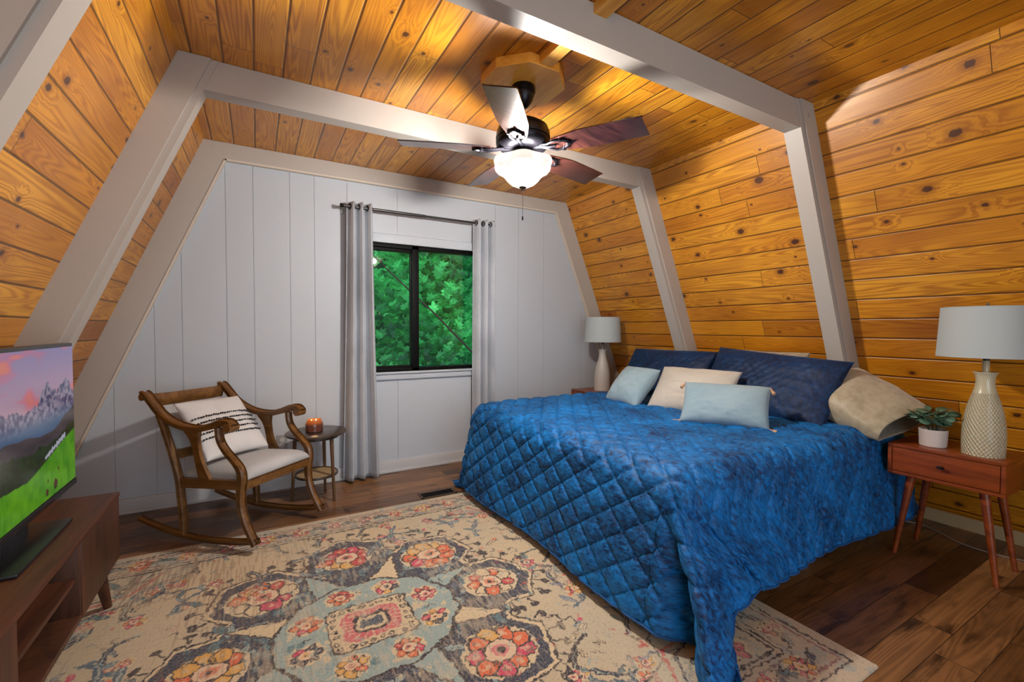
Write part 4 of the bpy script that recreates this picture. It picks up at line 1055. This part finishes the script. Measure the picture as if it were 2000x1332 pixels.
# ------------------------------------------------------------------ side table with candle
TB = empty('side_table', (.353, 3.382, 0)); tag(TB, 'small round dark side table with rattan shelf between rocking chair and curtain', 'side table')
bm = bmesh.new(); lathe(bm, [(0, .470), (.196, .470), (.200, .467), (.200, .460), (.194, .456), (0, .456)], 64); fin('table_top', bm, m_tabledark, TB)
bm = bmesh.new(); lathe(bm, [(.150, .456), (.150, .430), (.140, .430), (.140, .456)], 48); fin('apron', bm, m_tabledark, TB)
Ct = Vector((.353, 3.382))
for (x, y) in ((.187, 3.383), (.453, 3.255), (.418, 3.509)):
    d = (Vector((x, y))-Ct).normalized(); bm = bmesh.new(); tleg(bm, (d.x*.135, d.y*.135, .458), (d.x*.158, d.y*.158, 0), .0135, .0085); fin('leg', bm, m_tleg, TB)
bm = bmesh.new(); lathe(bm, [(.128, .178), (.140, .180), (.143, .172), (.140, .164), (.128, .166), (.128, .178)], 56); sh = fin('shelf', bm, m_tabledark, TB)
m_rat, nt, b = newmat('rattan_weave'); _, (x_, y_, z__) = coords(nt)
wv = ((x_*420).sin()*(y_*420).sin()); setp(b, Base_Color=mix(nt, wv*.5+.5, L((140, 110, 72)), L((200, 170, 122))), Roughness=.6); bump(nt, b, wv, .002)
bm = bmesh.new(); lathe(bm, [(0, .175), (.130, .175), (.130, .170), (0, .170)], 48); fin('rattan_panel', bm, m_rat, sh)
cd = empty('candle', (.340, 3.385, .470)); tag(cd, 'lit candle in an amber glass jar on the round side table', 'candle')
m_amb, nt, b = newmat('amber_glass'); _, (x_, y_, z__) = coords(nt)
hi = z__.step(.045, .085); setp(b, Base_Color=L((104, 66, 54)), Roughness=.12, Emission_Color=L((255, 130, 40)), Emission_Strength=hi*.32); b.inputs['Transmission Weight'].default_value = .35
bm = bmesh.new(); lathe(bm, [(0, 0), (.052, 0), (.057, .004), (.058, .05), (.055, .064), (.047, .076), (.046, .086), (.043, .086), (.043, .074), (.052, .05), (.052, .006), (0, .006)], 44); fin('jar', bm, m_amb, cd)
m_wax, nt, b = newmat('lit_wax'); setp(b, Base_Color=L((240, 200, 140)), Emission_Color=L((255, 170, 70)), Emission_Strength=1.6)
bm = bmesh.new(); lathe(bm, [(0, .056), (.049, .056), (.050, .007), (0, .007)], 32); fin('wax', bm, m_wax, cd)
m_fl, nt, b = newmat('flame'); setp(b, Emission_Color=L((255, 220, 140)), Emission_Strength=9.)
for dx, dy in ((-.018, .0), (.012, .014), (.012, -.014)):
    bm = bmesh.new(); lathe(bm, [(0, .060), (.0035, .065), (.0045, .071), (.0025, .079), (0, .086)], 10, c=(dx, dy, 0)); fin('flame', bm, m_fl, cd)
light('candle_light', 'POINT', (.340, 3.385, .60), .35, (1, .6, .25), shadow_soft_size=.02)

# ------------------------------------------------------------------ TV stand and television
TS = empty('tv_stand', (-.72, 1.75, 0)); tag(TS, 'low dark walnut tv stand with open shelves along the left wall', 'tv stand')
sx0, sx1, sy0, sy1, sz0, sz1 = -.92, -.52, 1.05, 2.45, .222, .5
T = .018
bm = bmesh.new(); box(bm, sx0, sx1+.004, sy0-.004, sy1+.004, sz1-T, sz1); P('top', bm, m_walnut, TS, bev=.002)
bm = bmesh.new(); box(bm, sx0, sx1, sy0, sy1, sz0, sz0+T); box(bm, sx0, sx1, sy0, sy0+T, sz0+T, sz1-T); box(bm, sx0, sx1, sy1-T, sy1, sz0+T, sz1-T); box(bm, sx0, sx0+.008, sy0+T, sy1-T, sz0+T, sz1-T)
box(bm, sx0+.008, sx1-.002, 1.975, 1.975+T, sz0+T, sz1-T); box(bm, sx0+.008, sx1-.002, 1.52, 1.52+T, sz0+T, sz1-T); P('carcass', bm, m_walnutx, TS, bev=.0015)
bm = bmesh.new(); box(bm, sx0+.01, sx1-.012, 1.54, 1.974, .352, .367); P('shelf', bm, m_walnut, TS, bev=.0015)
for a_, b_ in ((1.985, sy1-.001), (sy0+.001, 1.525)):
    bm = bmesh.new(); box(bm, sx1-.016, sx1+.002, a_, b_, sz0+.003, sz1-T-.002); P('door', bm, m_walnutx, TS, bev=.0015)
for sx, sy in ((-.565, 2.35), (-.875, 2.35), (-.565, 1.15), (-.875, 1.15)):
    s_ = 1 if sy > 1.7 else -1
    bm = bmesh.new(); tleg(bm, (sx, sy, sz0+.002), (sx+(.0 if sx > -.7 else -.03), sy+s_*.115, .009), .024, .015); P('leg', bm, m_walnut, TS)
TV = empty('television', (-.69, 1.95, .5)); tag(TV, 'flat screen television showing mountains and green meadow, on the tv stand', 'television')
tx, ty0, ty1, tz0, tz1 = -.648, 1.47, 2.435, .568, 1.135
m_tvb = plain('tv_plastic', L((24, 24, 27)), .3, nsc=40, namp=.1)
bm = bmesh.new(); box(bm, tx-.035, tx, ty0, ty1, tz0, tz1); box(bm, tx-.06, tx-.03, ty0+.2, ty1-.2, tz0+.05, tz0+.36); P('bezel', bm, m_tvb, TV, bev=.003)
bm = bmesh.new(); box(bm, tx-.03, tx+.004, ty0, ty1, tz0-.001, tz0+.020); P('lower_trim', bm, plain('tv_trim', L((40, 40, 44)), .25, .4, nsc=40), TV, bev=.002)
bm = bmesh.new(); box(bm, -.815, -.585, 1.735, 2.165, .5005, .512); P('stand_foot', bm, m_tvb, TV, bev=.004)
bm = bmesh.new(); prism(bm, [(-.70, 1.86, .510), (-.66, 1.86, .510), (-.66, 2.04, .510), (-.70, 2.04, .510)], (.0, 0, .075)); P('stand_neck', bm, m_tvb, TV, bev=.004)
def screen():
    a, b_ = .955, .53; c = Canvas(0, a, 0, b_, .0028, (190, 140, 170)); X, Y_ = c.X, c.Y; n, m = c.n, c.m
    # x: 1 -> right end as seen from the room ( +Y world )
    fy = Y_/b_; fx = X/a
    def lc(col): return np.array(L(col))
    C = lc((214, 168, 186))*(1-np.clip((fy-.6)/.4, 0, 1)[..., None])+lc((150, 138, 190))*np.clip((fy-.6)/.4, 0, 1)[..., None]
    cl = vnoise(n, m, (5, 13), 31)*.55+vnoise(n, m, (12, 30), 32)*.45; sh_ = np.roll(cl, 3, 0)
    k = np.clip((cl-.50)*4, 0, .8)[..., None]; C = C*(1-k)+lc((232, 112, 140))*k
    k = np.clip((cl-.64)*6, 0, .8)[..., None]; C = C*(1-k)+lc((250, 140, 110))*k
    x1 = np.linspace(0, 1, n)
    def ridge(base, amp, seed, cells): 
        r = np.zeros(n); 
        for q_, cc in enumerate(cells): r += (vnoise(n, 2, (cc, 1), seed+q_)[:, 0]-.5)*amp/(1.7**q_)
        return base+r
    mt = ridge(.60, .10, 40, (7, 15, 34, 80, 160))+.16*np.exp(-((x1-.92)/.10)**2)+.12*np.exp(-((x1-.72)/.07)**2)+.05*np.exp(-((x1-.3)/.12)**2)
    msk = fy < mt[:, None]; rk = vnoise(n, m, (60, 40), 45)*.6+vnoise(n, m, (120, 80), 46)*.4
    mc = lc((70, 72, 118))*np.clip(rk*2.4-.7, 0, 1)[..., None]+lc((196, 184, 210))*(1-np.clip(rk*2.4-.7, 0, 1)[..., None])*.75; hz = np.clip((.60-fy)/.10, 0, 1)[..., None]; mc = mc*(1-hz)+lc((74, 110, 150))*hz
    C = np.where(msk[..., None], mc, C)
    h1 = ridge(.47, .05, 60, (4, 9, 20))+.10*np.clip((x1-.8)/.2, 0, 1); C = np.where((fy < h1[:, None])[..., None], lc((74, 68, 76))*(.7+.6*vnoise(n, m, (20, 30), 61))[..., None], C)
    h2 = ridge(.36, .06, 70, (5, 12, 40, 90))+.08*np.clip((x1-.75)/.25, 0, 1); fo = vnoise(n, m, (70, 60), 72)[..., None]; C = np.where((fy < h2[:, None])[..., None], lc((26, 36, 30))*(1-fo*.5)+lc((52, 92, 34))*fo*.5, C)
    h3 = ridge(.20, .04, 80, (3, 8))+.20*np.clip((x1-.55)/.45, 0, 1); g = (vnoise(n, m, (26, 20), 83)*.6+vnoise(n, m, (90, 14), 84)*.4)[..., None]; C = np.where((fy < h3[:, None])[..., None], lc((52, 140, 14))*(1-g)+lc((120, 196, 30))*g, C)
    rv = (np.abs(fy-h3[:, None]-.025) < .022*vnoise(n, m, (90, 6), 90)+.004) & (fx > .70) & (fx < .90); C = np.where(rv[..., None], lc((196, 196, 214)), C)
    c.C = C; 
    for (px, py, s_) in ((.79, .07, .016), (.71, .05, .011), (.72, .12, .006), (.82, .16, .006)):
        c.poly([(px*a-s_, py*b_-s_), (px*a+s_, py*b_-s_*.6), (px*a+s_, py*b_+s_*.4), (px*a-s_*.2, py*b_+s_*1.2), (px*a-s_, py*b_+s_*.2)], (92, 50, 44)); c.ell(px*a, py*b_-s_, s_, s_*.3, (30, 70, 20))
    V = np.zeros((n, m, 3)); V[..., 1] = X; V[..., 2] = Y_
    o = grid_mesh('screen', V[::-1].copy(), None, attrmat('tv_picture', 'paint', emis=.5), TV); CC = c.C[::-1]
    for p in o.data.polygons: pass
    at = o.data.color_attributes.new('paint', 'FLOAT_COLOR', 'POINT'); at.data.foreach_set('color', np.concatenate([CC, np.ones((n, m, 1))], -1).reshape(-1).astype(np.float32))
    o.matrix_parent_inverse = parent_inv(TV); o.location = (tx+.0012, ty0+.005, tz0+.024)
screen()

# ------------------------------------------------------------------ small things
m_plate = plain('outlet_plate', L((150, 150, 150)), .4, nsc=40, namp=.05)
def outlet(x, z, label):
    r = empty('wall_outlet', (x, Y1+.012, z)); tag(r, label, 'outlet')
    bm = bmesh.new(); box(bm, -.036, .036, -.006, 0, -.057, .057); fin('plate', bm, m_plate, r, bev=.002)
    for s_ in (-1, 1):
        bm = bmesh.new(); lathe(bm, [(0, 0), (.016, 0), (.017, .002), (0, .002)], 20); bmesh.ops.transform(bm, matrix=Matrix.Translation((0, -.006, s_*.022)) @ Matrix.Rotation(pi/2, 4, 'X'), verts=bm.verts)
        for q_ in (-1, 1): box(bm, q_*.006-.001, q_*.006+.001, -.0092, -.008, s_*.022-.004, s_*.022+.005)
        fin('socket', bm, m_base, r)
    return r
outlet(.150, .345, 'grey wall outlet seen between the rocking chair and the side table')
vt = empty('floor_vent', (1.12, 3.035, 0)); tag(vt, 'dark slotted floor vent beside the rug near the quilt corner', 'vent')
bm = bmesh.new()
x0_, x1_, y0_, y1_ = -.13, .13, -.055, .055
for p in ((x0_, x1_, y0_, y0_+.012), (x0_, x1_, y1_-.012, y1_), (x0_, x0_+.012, y0_, y1_), (x1_-.012, x1_, y0_, y1_)): box(bm, p[0], p[1], p[2], p[3], 0, .005)
fin('frame', bm, plain('vent_metal', L((92, 74, 58)), .45, .3, nsc=30), vt)
bm = bmesh.new(); box(bm, x0_+.01, x1_-.01, y0_+.01, y1_-.01, .0003, .001)
for k in range(15): xk = x0_+.02+k*.0157; box(bm, xk-.002, xk+.002, y0_+.01, y1_-.01, .001, .004)
fin('grille', bm, m_black, vt)
bm = bmesh.new()
tube(bm, [tuple(p) for p in spline([(3.66, .30, .004), (3.45, .62, .004), (3.40, .85, .004), (3.52, 1.10, .004), (3.40, 1.35, .004), (3.50, 1.8, .004)], 8)], .0032, 6)
tag(fin('power_cord', bm, plain('cord_plastic', L((150, 146, 140)), .5, nsc=40)), 'thin pale power cord lying on the floor under the near nightstand', 'cord')
